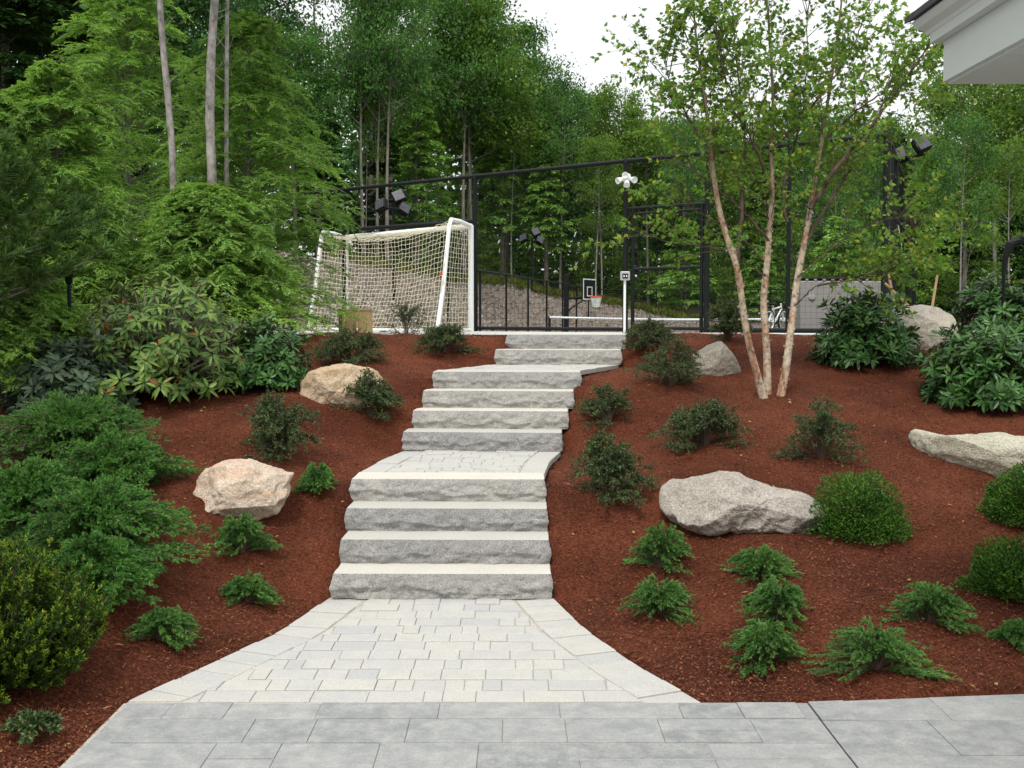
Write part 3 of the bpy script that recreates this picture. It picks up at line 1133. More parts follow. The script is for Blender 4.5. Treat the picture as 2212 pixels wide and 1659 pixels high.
def at_base(u, v):
    p = on(u, v)
    p[2] -= .01
    return p


# cotoneasters: low dark shrubs with arching stems
cots = [  # u, v base, width, height, label
    (758, 790, 150, 70, "wide twiggy cotoneaster on the mulch under the wooden crate", 1.0),
    (960, 766, 110, 62, "small dark cotoneaster on the mulch in front of the white goal post", 1.0),
    (877, 722, 85, 66, "sparse thin cotoneaster with upright stems right against the goal net", .45),
    (800, 908, 125, 88, "dark cotoneaster drooping in front of the rounded tan boulder", 1.0),
    (605, 997, 165, 130, "tall bushy cotoneaster between the two tan boulders left of the steps", 1.1),
    (1408, 753, 130, 52, "low cotoneaster beside the topmost granite step", 1.0),
    (1445, 842, 155, 90, "wide cotoneaster leaning on the small wedge shaped boulder", .9),
    (1312, 925, 130, 82, "thin cotoneaster right beside the upper flight of steps", .75),
    (1520, 972, 170, 98, "dense broad cotoneaster below the birch clump on the right bank", 1.15),
    (1772, 1000, 160, 118, "spidery cotoneaster with hanging stems right of the dense broad one", .75),
    (1317, 1085, 170, 128, "bushy cotoneaster above the left end of the long grey boulder", 1.1),
    (1572, 745, 110, 90, "upright dark cotoneaster behind the birch trunks at the fence", 1.1),
]
for i, (u, v, wd, hg, lab, dn) in enumerate(cots):
    p = at_base(u, v - hg * .1)
    Rr, H = px(wd, p) / 2 * 1.25, px(hg, p) * 1.08
    fs = arching(100 + i, Rr, H, int(74 * dn), 11, int(11 * dn) + 4, .021, .010, 1.0, .35 if i != 2 else -.05, .34, upright=(.7 if i == 2 else .0), asym=.35)
    plant("cotoneaster", lab, "shrub", p, fs, M['coton'], "cotoneasters planted in the mulch")
# young junipers
juns = [
    (686, 1074, 84, 62, "small bright juniper tucked against the right side of the pinkish boulder"),
    (522, 1208, 118, 88, "upright leaning juniper under the pinkish boulder"),
    (533, 1310, 118, 62, "flat young juniper between the leaning one and the bluish one by the walk"),
    (352, 1398, 150, 78, "blue green young juniper nearest the walk corner on the left"),
    (1428, 1242, 130, 100, "juniper with one tall shoot under the left half of the long grey boulder"),
    (1640, 1258, 150, 68, "flat topped yellowish juniper below the right end of the long grey boulder"),
    (1424, 1343, 158, 85, "juniper closest to the granite steps on the right"),
    (1680, 1358, 155, 92, "juniper directly under the flat topped yellowish one"),
    (1652, 1450, 170, 98, "bushy round juniper at the front of the group of right junipers"),
    (1890, 1462, 225, 102, "widest juniper with a long trailing arm near the patio edge"),
    (2010, 1358, 160, 88, "juniper with upright tips below the round azalea mounds on the right"),
    (2196, 1400, 90, 56, "small dull juniper at the far right of the bed"),
]
for i, (u, v, wd, hg, lab) in enumerate(juns):
    p = at_base(u, v - hg * .18)
    Rr, H = px(wd, p) / 2 * 1.15, px(hg, p) * .92
    fs = arching(200 + i, Rr, H * 1.1, 190, 6, 16, .02, .0042, .3, .34, .12, up=.35, upright=.15, asym=.38, inner=.3, tip=True, tang=.36, nc=70)
    plant("juniper", lab, "shrub", p, fs, [M['juniper'], M['juniper_tip']], "young junipers in the mulch")
# old junipers spreading together on the left
bigs = [
    (150, 1010, 420, 150, "old spreading juniper at the top of the left mass, under the rhododendrons"),
    (250, 1085, 300, 140, "old spreading juniper reaching right towards the pinkish boulder"),
    (60, 1180, 330, 190, "old spreading juniper at the left edge of the picture"),
    (215, 1215, 370, 180, "old spreading juniper in the middle of the left mass, drooping over the mulch"),
    (205, 1305, 260, 150, "old spreading juniper lowest of the left mass, beside the dark yew"),
]
for i, (u, v, wd, hg, lab) in enumerate(bigs):
    p = at_base(u, v - 25)
    Rr, H = px(wd, p) / 2 * 1.2, px(hg, p) * .8
    fs = arching(300 + i, Rr, H, 380, 15, 20, .026, .0055, .36, .3, .13, up=.4, upright=.0, asym=.45, inner=.05, tip=True, tang=.4)
    plant("spreading_juniper", lab, "shrub", p, fs, [M['juniper_dk'], M['juniper_tip']], "old junipers massed at the left")
# yew in the lower left corner
p = np.array((-2.66, 5.4, 0.05))
for i, (dx, dy, Rr, H, lab) in enumerate([(0, 0, .52, .72, "dark yew with bright tips in the lower left corner beside the walk")]):
    r = np.random.default_rng(41)
    n = 520
    a = r.random(n) * 2 * pi
    q = np.sqrt(r.random(n))
    d = np.stack([np.cos(a) * q, np.sin(a) * q, 0 * a], -1)
    h = H * np.sqrt(np.clip(1 - q ** 2 * .85, 0, 1)) * r.uniform(.35, 1.08, n)
    P2 = d * Rr * (1 + .15 * r.normal(0, 1, n))[:, None] + np.array([0, 0, 1.]) * h[:, None]
    P0 = d * .08
    Cv = bez(P0, P2 * np.array([.75, .75, .45]), P2, 8)
    tw = twigs(Cv, 8, .4, 1, .1, .5, r, 4, -.3)
    fo = MB()
    fringe(fo, tw, 34, .0, .024, .008, .9, r, up=.5)
    fringe(fo, tw, 12, .72, .022, .008, .7, r, up=.5, mat=1)
    fringe(fo, Cv, 40, .5, .024, .008, .9, r, up=.5)
    stm = MB()
    stm.tubes(Cv, np.linspace(.01, .003, 8)[None], 4)
    plant("yew", lab, "shrub", p, (fo, stm), [M['yew'], M['yew_tip']])
# low ground plant under the yew
p = np.array((-2.2, 4.84, .06))
fs = arching(77, .14, .07, 30, 6, 9, .03, .014, .9, .3, .3)
plant("groundcover_plant", "small dull low plant on the mulch under the dark yew", "plant", p, fs, M['coton'])
# azalea mounds
for i, (u, v, wd, hg, lab) in enumerate([
    (1857, 1195, 205, 148, "rounded small leaved azalea mound touching the right end of the long grey boulder"),
    (2218, 1160, 180, 128, "rounded azalea mound at the right edge under the pale slab boulder"),
    (2195, 1306, 215, 112, "looser azalea mound at the right edge, lowest of the three mounds"),
]):
    p = at_base(u, v - hg * .25)
    Rr, H = px(wd, p) / 2, px(hg, p) * .95
    fs = dome(400 + i, Rr, H, 14000, .024, .013, .42, rough=.22 if i == 2 else .15)
    plant("azalea", lab, "shrub", p, fs, M['azalea'], "azalea mounds on the right bank")
# rhododendrons
for i, (u, v, wd, hg, nw, Lw, key, kw, lab) in enumerate([
    (345, 880, 420, 285, 520, (.115, .036), 'rhodo_yellow', dict(open_=.3, droop=.42, low=.05, extra_dead=.012, base=.1), "sprawling open rhododendron with yellow green drooping leaves on the left"),
    (575, 850, 195, 150, 300, (.1, .033), 'rhodo', dict(open_=.08, droop=.05, low=.1), "compact dark glossy rhododendron left of the rounded tan boulder"),
    (150, 905, 260, 175, 260, (.12, .04), 'rhodo_blue', dict(open_=.15, droop=.1, low=.1), "dull grey green rhododendron above the old junipers on the left"),
    (1862, 800, 225, 150, 330, (.12, .038), 'rhodo', dict(open_=.1, droop=.05, low=.1), "dark rhododendron just right of the birch trunks"),
    (2120, 885, 260, 170, 400, (.12, .038), 'rhodo', dict(open_=.1, droop=.05, low=.1), "large dark rhododendron lowest at the right edge, above the pale slab"),
    (2165, 740, 210, 130, 260, (.13, .04), 'rhodo', dict(open_=.1, droop=.05, low=.1), "rhododendron at the right edge beside the big rounded boulder"),
]):
    p = at_base(u, v - hg * .12)
    if i == 5:
        p = np.array((*at(u, v, 13.6)[:2], 1.70))
    Rr, H = px(wd, p) / 2 * (1.1 if i == 0 else .97), px(hg, p) * (.95 if i != 5 else .9)
    fs = rhodo(500 + i, Rr, H, nw, Lw[0], Lw[1], **kw)
    plant("rhododendron", lab, "shrub", p, fs, [M[key], M['dead_leaf']], "rhododendrons around the beds", 'bark_grey' if i == 0 else 'twig')
# copper shrub far right
p = at(2195, 655, 17.)
p[2] = 1.68
plant("copper_shrub", "small brown copper leaved shrub behind the right edge rhododendrons", "shrub", p, arching(610, .45, .62, 40, 8, 10, .05, .025, .9, .2, .3), M['copper'])


# ---------------------------------------------------------------- boulders
def boulder(outline, label, key, thick=.75, yb=None, seed=0, planes=10, rough=.035, cen=None, sink=14, lie=None):
    O0 = np.array(outline, float)
    O = np.concatenate([O0 + (np.roll(O0, -1, 0) - O0) * t_ for t_ in np.linspace(0, 1, 12, endpoint=False)])
    vb = O[:, 1].max()
    vm = O[:, 1].mean()
    ub = O[np.argmax(O[:, 1]), 0]
    p = on(O[:, 0].mean(), vb - 6)
    if yb:
        p[1] = yb
    y0 = p[1] + .16
    kk = 0
    if lie:
        q1, q2 = on(*lie[0]), on(*lie[1])
        kk = (q2[1] - q1[1]) / (q2[0] - q1[0])
        y0 = q1[1] - .1 + kk * (O[:, 0].mean() - lie[0][0]) * q1[1] / FD
    low = np.clip((O[:, 1] - vm) / (vb - vm), 0, 1)
    O = O + np.stack([0 * low, low ** .7 * sink], 1)
    c = (O.max(0) + O.min(0)) / 2 if cen is None else np.array(cen, float)
    cc = at(c[0], c[1], y0)
    pts = np.array([at(u, v, y0 + kk * (u - c[0]) * y0 / FD) for u, v in O])
    rel = pts[:, [0, 2]] - cc[[0, 2]]
    th = np.arctan2(rel[:, 1], rel[:, 0])
    rr = np.hypot(rel[:, 0], rel[:, 1])
    o = np.argsort(th)
    th, rr = th[o], rr[o]
    n1, n2 = 200, 110
    T = np.linspace(-pi, pi, n1, endpoint=False)
    th3 = np.concatenate([th - 2 * pi, th, th + 2 * pi])
    r3 = np.concatenate([rr, rr, rr])
    Rt = np.interp(T, th3, r3)
    ph = np.linspace(-pi / 2, pi / 2, n2)
    TT, PP = np.meshgrid(T, ph, indexing='ij')
    cp = np.cos(PP) ** .62
    RR = np.broadcast_to(Rt[:, None], TT.shape)
    wd = (O[:, 0].max() - O[:, 0].min()) * y0 / FD
    hd = (O[:, 1].max() - O[:, 1].min()) * y0 / FD
    Th = thick * hd * .75
    V = np.stack([RR * np.cos(TT) * cp, np.sign(np.sin(PP)) * np.abs(np.sin(PP)) ** .9 * Th, RR * np.sin(TT) * cp], -1)
    r = np.random.default_rng(900 + seed)
    # chopped facets, mainly on the faces towards and above
    sc_ = np.array([wd / 2, Th, hd / 2])
    for k in range(planes):
        nrm = unit(np.array([r.normal(0, .5), -abs(r.normal(.8, .4)), r.normal(.25, .5)]))
        dd = r.uniform(.74, .96) * np.linalg.norm(nrm * sc_)
        ex = V @ nrm - dd
        V = V - np.where(ex > 0, ex, 0)[..., None] * nrm * .92
    s0 = 1 / max(.25, hd)
    ns = fbm(V * s0 * 1.6 + seed * 7, 6)
    ns2 = np.abs(fbm(V * s0 * 3.4 + seed * 3 + 50, 6)) - .3
    dirn = unit(V / sc_ ** 1.5)
    V = V + dirn * ((ns * rough * 1.0 - ns2 * rough * 1.3) * hd * 1.4)[..., None]
    V[..., 1] += kk * V[..., 0]
    idx = np.arange(n1 * n2).reshape(n1, n2)
    a = idx[:, :-1]
    d = np.roll(idx, -1, 0)[:, :-1]
    F = np.stack([a, d, np.roll(idx, -1, 0)[:, 1:], idx[:, 1:]], -1).reshape(-1, 4)
    mb = MB()
    mb.add(V, F)
    loc = np.array([cc[0], y0, cc[2]])
    o = mb.build("boulder", M[key], None, loc, True)
    return tag(o, label, "boulder", "boulders set in the beds")


boulder([(648, 830), (665, 805), (700, 792), (740, 789), (790, 795), (815, 804), (828, 818), (818, 850), (795, 872), (700, 878), (660, 868), (645, 848)],
        "rounded tan boulder beside the upper flight of steps", 'rock_tan', .8, seed=1, rough=.03)
boulder([(418, 1040), (440, 1018), (490, 995), (530, 992), (575, 1008), (635, 1022), (624, 1048), (632, 1062), (605, 1097), (545, 1112), (490, 1128), (440, 1105), (420, 1070)],
        "pinkish cream angular boulder beside the old junipers on the left", 'rock_pink', .8, seed=2, planes=14)
boulder([(1424, 1075), (1430, 1055), (1455, 1040), (1500, 1035), (1560, 1021), (1600, 1027), (1640, 1048), (1680, 1058), (1735, 1068), (1772, 1085), (1784, 1105), (1765, 1128), (1735, 1145), (1690, 1152), (1600, 1146), (1500, 1148), (1450, 1128), (1425, 1100)],
        "long grey boulder with a dark undercut lower face on the right bank", 'rock_grey', 1.0, seed=3, planes=7, rough=.035, sink=2)
boulder([(1952, 958), (1951, 940), (1957, 928), (1972, 922), (2000, 929), (2045, 941), (2100, 939), (2212, 944), (2290, 960), (2310, 1000), (2230, 1020), (2150, 1014), (2080, 994), (2030, 992), (1985, 980), (1962, 972)],
        "pale flat slab boulder running out at the right edge", 'rock_pale', 1.2, seed=4, planes=5, cen=(2120, 972), sink=40, lie=((1985, 962), (2212, 1012)))
boulder([(1485, 795), (1495, 770), (1530, 748), (1555, 739), (1575, 754), (1600, 795), (1592, 810), (1540, 814), (1495, 812)],
        "small wedge shaped pale boulder left of the birch trunks", 'rock_dull', .9, seed=5, planes=8, rough=.02)
boulder([(1890, 690), (1900, 668), (1940, 659), (1990, 657), (2030, 664), (2055, 684), (2060, 708), (2035, 735), (1970, 760), (1920, 745)],
        "big rounded boulder between the two upper right rhododendrons", 'rock_dull', .8, yb=13.2, seed=6, planes=6, rough=.02, sink=22)


# ---------------------------------------------------------------- trees
def hemlock(seed, H, Rb, nb=150, ns=24, nl=26, L=.05, W=.012, mat='hemlock', droop=.3, dens=1., low=.03, sec=.34, pw=.85, tip=0, sdroop=.3):
    r = np.random.default_rng(seed)
    t = np.sort(r.uniform(low, .985, nb))
    a = np.arange(nb) * 2.399 + r.normal(0, .35, nb)
    z = t * H
    L_ = Rb * (1 - t) ** pw * r.uniform(.58 if tip else .72, 1.22 if tip else 1.12, nb) + .06 * Rb
    d = np.stack([np.cos(a), np.sin(a), 0 * a], -1)
    P0 = np.array([0, 0, 1.]) * z[:, None]
    rise = .25 + .35 * t
    P1 = P0 + d * (L_ * .55)[:, None] + np.array([0, 0, 1.]) * (L_ * rise)[:, None]
    P2 = P0 + d * L_[:, None] + np.array([0, 0, 1.]) * (L_ * (rise * .6 - droop))[:, None]
    Cv = bez(P0, P1, P2, 9)
    # side sprays, longer in the middle of the branch
    q = ns
    tt = r.uniform(.12, 1, (nb, q))
    P, T = interp_curve(Cv, tt)
    S = np.cross(T, np.array([0, 0, 1.])) * np.where(r.random((nb, q)) < .5, 1, -1)[..., None]
    S = unit(S + r.normal(0, .25, S.shape))
    an = r.normal(.85, .2, (nb, q))[..., None]
    D = unit(T * np.cos(an) + S * np.sin(an) + np.array([0, 0, .1]))
    Lg = (L_[:, None] * sec * (1.15 - .75 * tt) * r.uniform(.6, 1.2, (nb, q)) + .05)[..., None]
    sp = bez(P.reshape(-1, 3), (P + D * Lg * .55 + np.array([0, 0, .06]) * Lg).reshape(-1, 3), (P + D * Lg - np.array([0, 0, sdroop]) * Lg).reshape(-1, 3), 5)
    fo = MB()
    k_ = int(nl * .62)
    fringe(fo, sp, k_, .0, L, W, .75, r, .3, up=.7, thi=.66)
    fringe(fo, sp, nl - k_, .62, L * .95, W, .6, r, .3, up=.7, mat=tip)
    fringe(fo, Cv, nl, .3, L, W, .75, r, .3, up=.7)
    tr = MB()
    zz = np.linspace(0, 1, 10)
    tr.tubes(np.stack([.02 * np.sin(zz * 5 + seed), .02 * np.cos(zz * 4), zz * H], -1)[None], (.013 * H * (1 - zz) + .006)[None], 8)
    tr.tubes(Cv, np.linspace(.009, .002, 9)[None] * H / 4, 4)
    return fo, tr


def tree(name, label, loc, fo_tr, lm, bm, group, rz=0, sc=(1, 1, 1)):
    t = thing(name, label, "tree", loc, rz, group)
    t.scale = sc
    fo_tr[0].build('crown', [M[k_] for k_ in lm] if isinstance(lm, tuple) else M[lm], t)
    fo_tr[1].build('trunk', M[bm], t, smooth=True)
    return t


hem = [  # u apex, v apex, depth, width px, label
    (545, 30, 14.6, 440, "bright green hemlock just left of the soccer goal, with feathery tips over the net"),
    (285, -90, 17.0, 500, "tallest bright hemlock behind the sprawling rhododendron, cut by the top of the picture"),
    (130, 140, 13.2, 400, "hemlock with drooping leaders in front of the tallest one"),
    (-30, 190, 12.6, 380, "hemlock cut by the left edge of the picture"),
    (25, 540, 10.2, 330, "low hemlock boughs at the left edge above the old junipers"),
    (450, 405, 13.3, 410, "shorter hemlock in the gap below the three bare trunks"),
]
for i, (u, v, d, wd, lab) in enumerate(hem):
    p = at(u, 700, d)
    p[2] = float(ground(p[0], min(d, 14.5))) - .05 if d < 15 else float(far(np.array(p[0]), np.array(d))[0]) - .05
    top = at(u, v, d)[2]
    tree("hemlock_tree", lab, p, hemlock(700 + i, top - p[2], wd * d / FD / 2 * 1.08, 215, 30, 32, .052, .013, pw=.62, droop=.16, sec=.34, tip=1, sdroop=.14), ('hemlock', 'hemlock_tip'), 'bark_grey', "hemlocks left of the goal")


# pine with long needles reaching in from the left edge
def pine_mesh(seed, H, Rb):
    r = np.random.default_rng(seed)
    nb = 90
    t = np.sort(r.uniform(.42, .97, nb))
    a = np.arange(nb) * 2.4 + r.normal(0, .4, nb)
    L_ = Rb * (1 - t) ** .6 * r.uniform(.7, 1.1, nb) + .12
    d = np.stack([np.cos(a), np.sin(a), 0 * a], -1)
    P0 = np.array([0, 0, 1.]) * (t * H)[:, None]
    Cv = bez(P0, P0 + d * (L_ * .6)[:, None] - np.array([0, 0, .02]), P0 + d * L_[:, None] + np.array([0, 0, 1.]) * (L_ * .3)[:, None], 8)
    tw = twigs(Cv, 12, .35, 1, lambda t: .32 - .12 * t, .6, r, 5, -.3, .5)
    fo = MB()
    fringe(fo, tw, 60, .5, .085, .012, .65, r, up=.3)
    fringe(fo, Cv, 40, .88, .085, .012, .65, r, up=.3)
    tr = MB()
    tr.tubes(np.array([[(0, 0, z * H) for z in np.linspace(0, 1, 8)]]), np.linspace(.07, .012, 8)[None], 8)
    tr.tubes(Cv, np.linspace(.013, .004, 8)[None], 5)
    return fo, tr


p = np.array((-5.0, 9.4, .9))
tree("pine_tree", "long needled pine with bare grey twigs reaching in from the left edge", p, pine_mesh(5, 2.7, 1.9), 'pine', 'bark_grey', None)


def broadleaf(seed, H, cb, Rc, nlimb, ncl, nleaf, ls, tr_r=.16, bend=.5, flat=.55, spread=1., fork=False):
    """forest tree: tall stem, limbs, leaf clumps in the crown from height cb*H up"""
    r = np.random.default_rng(seed)
    z = np.linspace(0, 1, 14)
    ph = r.random() * 6
    tx = np.stack([bend * np.sin(z * 2.2 + ph) * z, bend * np.cos(z * 1.7 + ph) * z - bend * z * 0, z * H], -1)
    tr = MB()
    tr.tubes(tx[None], (tr_r * (1 - z * .9))[None], 8)
    t = np.sort(r.uniform(cb, .97, nlimb))
    a = np.arange(nlimb) * 2.4 + r.normal(0, .5, nlimb)
    P0, _ = interp_curve(tx[None], t[None])
    P0 = P0[0]
    s = (t - cb) / (1 - cb)
    L_ = Rc * np.sin(np.clip(.35 + s * .62, 0, 1) * pi) ** .7 * r.uniform(.6, 1.15, nlimb) + .5
    d = np.stack([np.cos(a), np.sin(a), 0 * a], -1)
    up = r.uniform(.35, .9, nlimb)
    Cv = bez(P0, P0 + d * (L_ * .5)[:, None] + np.array([0, 0, 1.]) * (L_ * up * .35)[:, None], P0 + d * L_[:, None] + np.array([0, 0, 1.]) * (L_ * up)[:, None], 7)
    tr.tubes(Cv, (np.linspace(.4, .06, 7)[None] * tr_r * (1 - t * .6)[:, None]), 5)
    tw = twigs(Cv, ncl, .3, 1., lambda t: Rc * .3, .8, r, 4, 0)
    tr.tubes(tw, np.linspace(.03, .01, 4)[None] * tr_r / .16, 3)
    C_ = tw[:, -1]
    # a soft clump round every twig end, leaves spread in layered plates
    n = len(C_) * nleaf
    ctr = np.repeat(C_, nleaf, 0)
    cs = np.repeat(r.uniform(.5, 1.2, len(C_)), nleaf)[:, None] * Rc * .2 * spread
    P = ctr + r.normal(0, 1, (n, 3)) * cs * np.array([1, 1, flat])
    D = r.normal(0, 1, (n, 3)) + np.array([0, 0, -.35])
    Nn = r.normal(0, .55, (n, 3)) + np.array([0, 0, .75])
    fo = MB()
    fo.leaves(P, D, Nn, ls * r.uniform(.6, 1.3, n), ls * .62 * r.uniform(.7, 1.2, n))
    return fo, tr


def tiers(seed, H, Rb, nb, ns, nl, L, W, low=.12, droop=.12, pw=.75, sec=.35):
    return hemlock(seed, H, Rb, nb, ns, nl, L, W, droop=droop, low=low, sec=sec, pw=pw)


protos = {}
H0 = {}


def proto(key, name, fo_tr, lm, bm):
    H0[key] = float(np.percentile(np.concatenate(fo_tr[0].v)[:, 2], 99.7))
    protos[key] = (name, fo_tr[0].mesh('crown', M[lm]), fo_tr[1].mesh('trunk', M[bm], True))


proto('b1', "leafy_tree", broadleaf(1, 16, .3, 3.2, 30, 10, 46, .26), 'broad1', 'bark_grey')
proto('b2', "leafy_tree", broadleaf(2, 16, .38, 2.8, 28, 10, 46, .25), 'broad2', 'bark_grey')
proto('b3', "leafy_tree", broadleaf(3, 16, .25, 3.4, 32, 10, 46, .26), 'broad3', 'bark_dark')
proto('b4', "leafy_tree", broadleaf(4, 16, .45, 2.6, 24, 9, 40, .22, tr_r=.13), 'broad1', 'bark_pale')
proto('o1', "leafy_tree", broadleaf(6, 18, .5, 3.6, 22, 7, 15, .24, tr_r=.2, spread=.8), 'broad3', 'bark_grey')
proto('c1', "conifer_tree", tiers(21, 15, 2.9, 130, 20, 12, .3, .09), 'darkpine', 'bark_dark')
proto('c2', "conifer_tree", tiers(22, 15, 2.5, 120, 20, 12, .28, .08, low=.2), 'hemlock', 'bark_grey')
proto('s1', "sapling_tree", broadleaf(8, 6, .08, 1.7, 24, 8, 30, .15, tr_r=.05, flat=.25, spread=.9), 'broad2', 'bark_grey')
proto('s2', "sapling_tree", tiers(24, 6, 1.9, 70, 16, 10, .2, .06, low=.04), 'hemlock', 'bark_grey')
proto('t1', "leafy_tree", broadleaf(12, 17, .52, 3.0, 22, 9, 40, .25, tr_r=.17, bend=.6), 'broad1', 'bark_stem')
proto('w1', "white_birch_tree", broadleaf(9, 13, .45, 1.6, 22, 7, 30, .18, tr_r=.09, bend=.5), 'broad2', 'bark_pale')
kinds = dict(t1="tall bare stemmed leafy tree", b1="green leafy tree", b2="yellow green leafy tree", b3="dark green leafy tree", b4="slim pale trunked leafy tree", o1="open crowned tree with sky showing through",
             c1="dark conifer", c2="mid green hemlock", s1="bright low leafy sapling", s2="low feathery hemlock sapling", w1="thin white trunked birch")


def place(key, u, vtop, d, zone, wide=1., rz=None):
    nm, cm, tm = protos[key]
    p = at(u, 700, d)
    p[2] = float(far(np.array(p[0]), np.array(float(d)))[0]) - .1
    top = at(u, vtop, d)[2]
    s = (top - p[2]) / H0[key]
    t = thing(nm, f"{kinds[key]} {zone}", "tree", p, random.random() * 6.28 if rz is None else rz, "forest trees beyond the court")
    t.scale = (s * wide, s * wide, s)
    link('crown', cm, t)
    link('trunk', tm, t)
    return t


F_ = [  # kind, u, v top, depth, zone, width factor
    # left, behind the hemlocks
    ('c1', 30, -260, 27, "at the top left corner behind the hemlock cut by the left edge", 1.5),
    ('c1', 150, -230, 30, "second from the top left corner, very dark", 1.5),
    ('c1', -60, -200, 31, "cut by the top left edge", 1.5),
    ('b3', 240, -160, 34, "behind the tallest bright hemlock", 1.2),
    ('b3', 400, -150, 36, "behind the three bare trunks", 1.0),
    ('b1', 330, -90, 44, "far behind the three bare trunks, with sky holes", 1.0),
    ('b3', 560, -60, 44, "above the bright green hemlock by the goal", 1.),
    ('b1', 640, 60, 40, "right of the bright green hemlock, under the sky holes", 1.),
    ('c1', 700, 190, 42, "with dark tiers behind the left end of the goal", 1.15),
    ('o1', 690, -160, 52, "over the left end of the goal", .9),
    ('b1', 480, -30, 52, "between the bare trunks and the sky holes", .9),
    ('o1', 800, -170, 47, "with the twin dark stem above the left floodlight", .8),
    ('o1', 845, -150, 49, "leaning right of the twin dark stem", .75),
    ('c1', 830, 250, 45, "low behind the left floodlight", 1.2),
    ('c2', 900, 120, 50, "left of the long fence post by the goal", 1.2),
    ('b1', 940, -60, 56, "tall over the long fence post by the goal", 1.1),
    ('b2', 1010, -40, 54, "tall and pale stemmed over the top rail", 1.),
    ('c2', 1040, -10, 58, "tallest over the steps, at the edge of the open sky", 1.1),
    ('b1', 1095, 45, 60, "at the left edge of the open sky", .85),
    ('b3', 1150, 105, 66, "with a narrow top against the open sky", .7),
    ('b3', 1215, 165, 62, "stepping down along the open sky", .9),
    ('b1', 1260, 195, 66, "under the middle of the open sky", .8),
    ('b2', 1330, 190, 58, "above the white spotlights, paired stems", .9),
    ('b2', 1380, 255, 62, "right of the white spotlights, against the sky", .8),
    ('c2', 1085, 160, 55, "tiered, behind the fence bay left of the white spotlights", 1.1),
    ('c2', 1180, 250, 54, "low, over the basketball backboard", 1.1),
    ('b3', 1450, 260, 60, "behind the left side of the birch clump", .9),
    ('b2', 1400, 260, 56, "lower, left of the birch clump crown", .9),
    ('b1', 1520, 250, 64, "behind the leftmost birch stem", .9),
    ('b2', 1590, 260, 58, "between the left and middle birch stems", .9),
    ('c2', 1660, 240, 58, "straight behind the middle birch stem", 1.1),
    ('b1', 1730, 230, 60, "straight behind the right birch stem", .9),
    ('b4', 1800, 240, 50, "right of the right birch stem", .9),
    ('b2', 1870, 255, 54, "left of the black corner posts", .9),
    ('c1', 1930, 290, 46, "dark behind the black corner posts", 1.1),
    ('b1', 1985, 310, 50, "above the right hand floodlight", .9),
    ('b2', 2080, 150, 32, "under the white porch corner", .95),
    ('b4', 2150, 60, 36, "behind the white porch corner", 1.),
    ('c1', 2060, 330, 38, "low and dark right of the right hand floodlight", 1.2),
    ('b2', 2230, 120, 30, "at the right edge under the porch", 1.),
    ('c1', 2160, 300, 42, "low and dark at the right edge", 1.3),
    ('t1', 787, -60, 42, "first of three close stems behind the left floodlight", .75),
    ('t1', 816, -20, 42.5, "second of three close stems behind the left floodlight", .7),
    ('t1', 838, -90, 42.2, "third of three close stems behind the left floodlight", .75),
    ('t1', 1003, -20, 52, "just left of the long fence post by the goal", .8),
    ('t1', 1020, 30, 53, "just right of the long fence post by the goal", .7),
    ('t1', 1210, 190, 54, "between the small floodlight and the backboard", .7),
    ('t1', 1470, 260, 53, "inside the gate frame behind the birch leaves", .7),
    # white stems at the wood's edge
    ('w1', 1285, 300, 52, "leaning left beside the basketball backboard", .9),
    ('w1', 1300, 290, 52.5, "leaning right beside the basketball backboard", .9),
    ('w1', 1105, 200, 54, "behind the first fence bay", .8),
    ('w1', 1150, 330, 55, "short, behind the small floodlight", .8),
    ('w1', 790, 200, 43, "behind the left part of the goal net", .7),
    ('b4', 820, 40, 44, "behind the goal with a forked pale stem", .6),
    ('b4', 1880, 260, 34, "with a clean grey stem left of the corner posts", .7),
    ('b4', 2075, 240, 26, "with a clean grey stem right of the big rounded boulder", .7),
    ('w1', 2180, 300, 27, "with a white stem at the right edge", .8),
]
for a_ in F_:
    place(*a_)
# saplings along the wood's edge
sz_ = [(760, 470), (930, 440), (985, 470), (1060, 480), (1100, 520), (1190, 500), (1235, 470), (1345, 500), (1390, 440), (1430, 490), (1480, 430), (1525, 480), (1580, 440), (1640, 480), (1700, 430), (1760, 470), (1820, 420), (1870, 470), (1950, 420), (2010, 470), (2090, 430), (1290, 430), (1150, 420), (1020, 400), (870, 400)]
zones = ["behind the left part of the goal net", "behind the top of the goal net", "left of the fence post by the goal", "right of the fence post by the goal", "left of the small floodlight", "right of the small floodlight",
         "left of the backboard", "right of the backboard, below the white spotlights", "inside the gate frame, left side", "inside the gate frame, middle", "inside the gate frame, right side", "left of the left birch stem",
         "behind the left birch stem", "behind the middle birch stem", "behind the right birch stem", "left of the grey plastic box", "above the grey plastic box", "left of the corner posts", "right of the corner posts",
         "above the big rounded boulder", "above the right edge rhododendrons", "above the backboard", "above the small floodlight", "high over the first fence bay", "beside the left floodlight"]
for i, ((u, v), zn) in enumerate(zip(sz_, zones)):
    if i in (0, 2, 5, 8, 18):
        continue
    v += 50
    place('s1' if i % 3 != 1 else 's2', u, v, 52.5 + (i * 7 % 5) * 1.3 if u < 1800 else 36 + (i % 4) * 2, "at the wood's edge " + zn, 1.25)
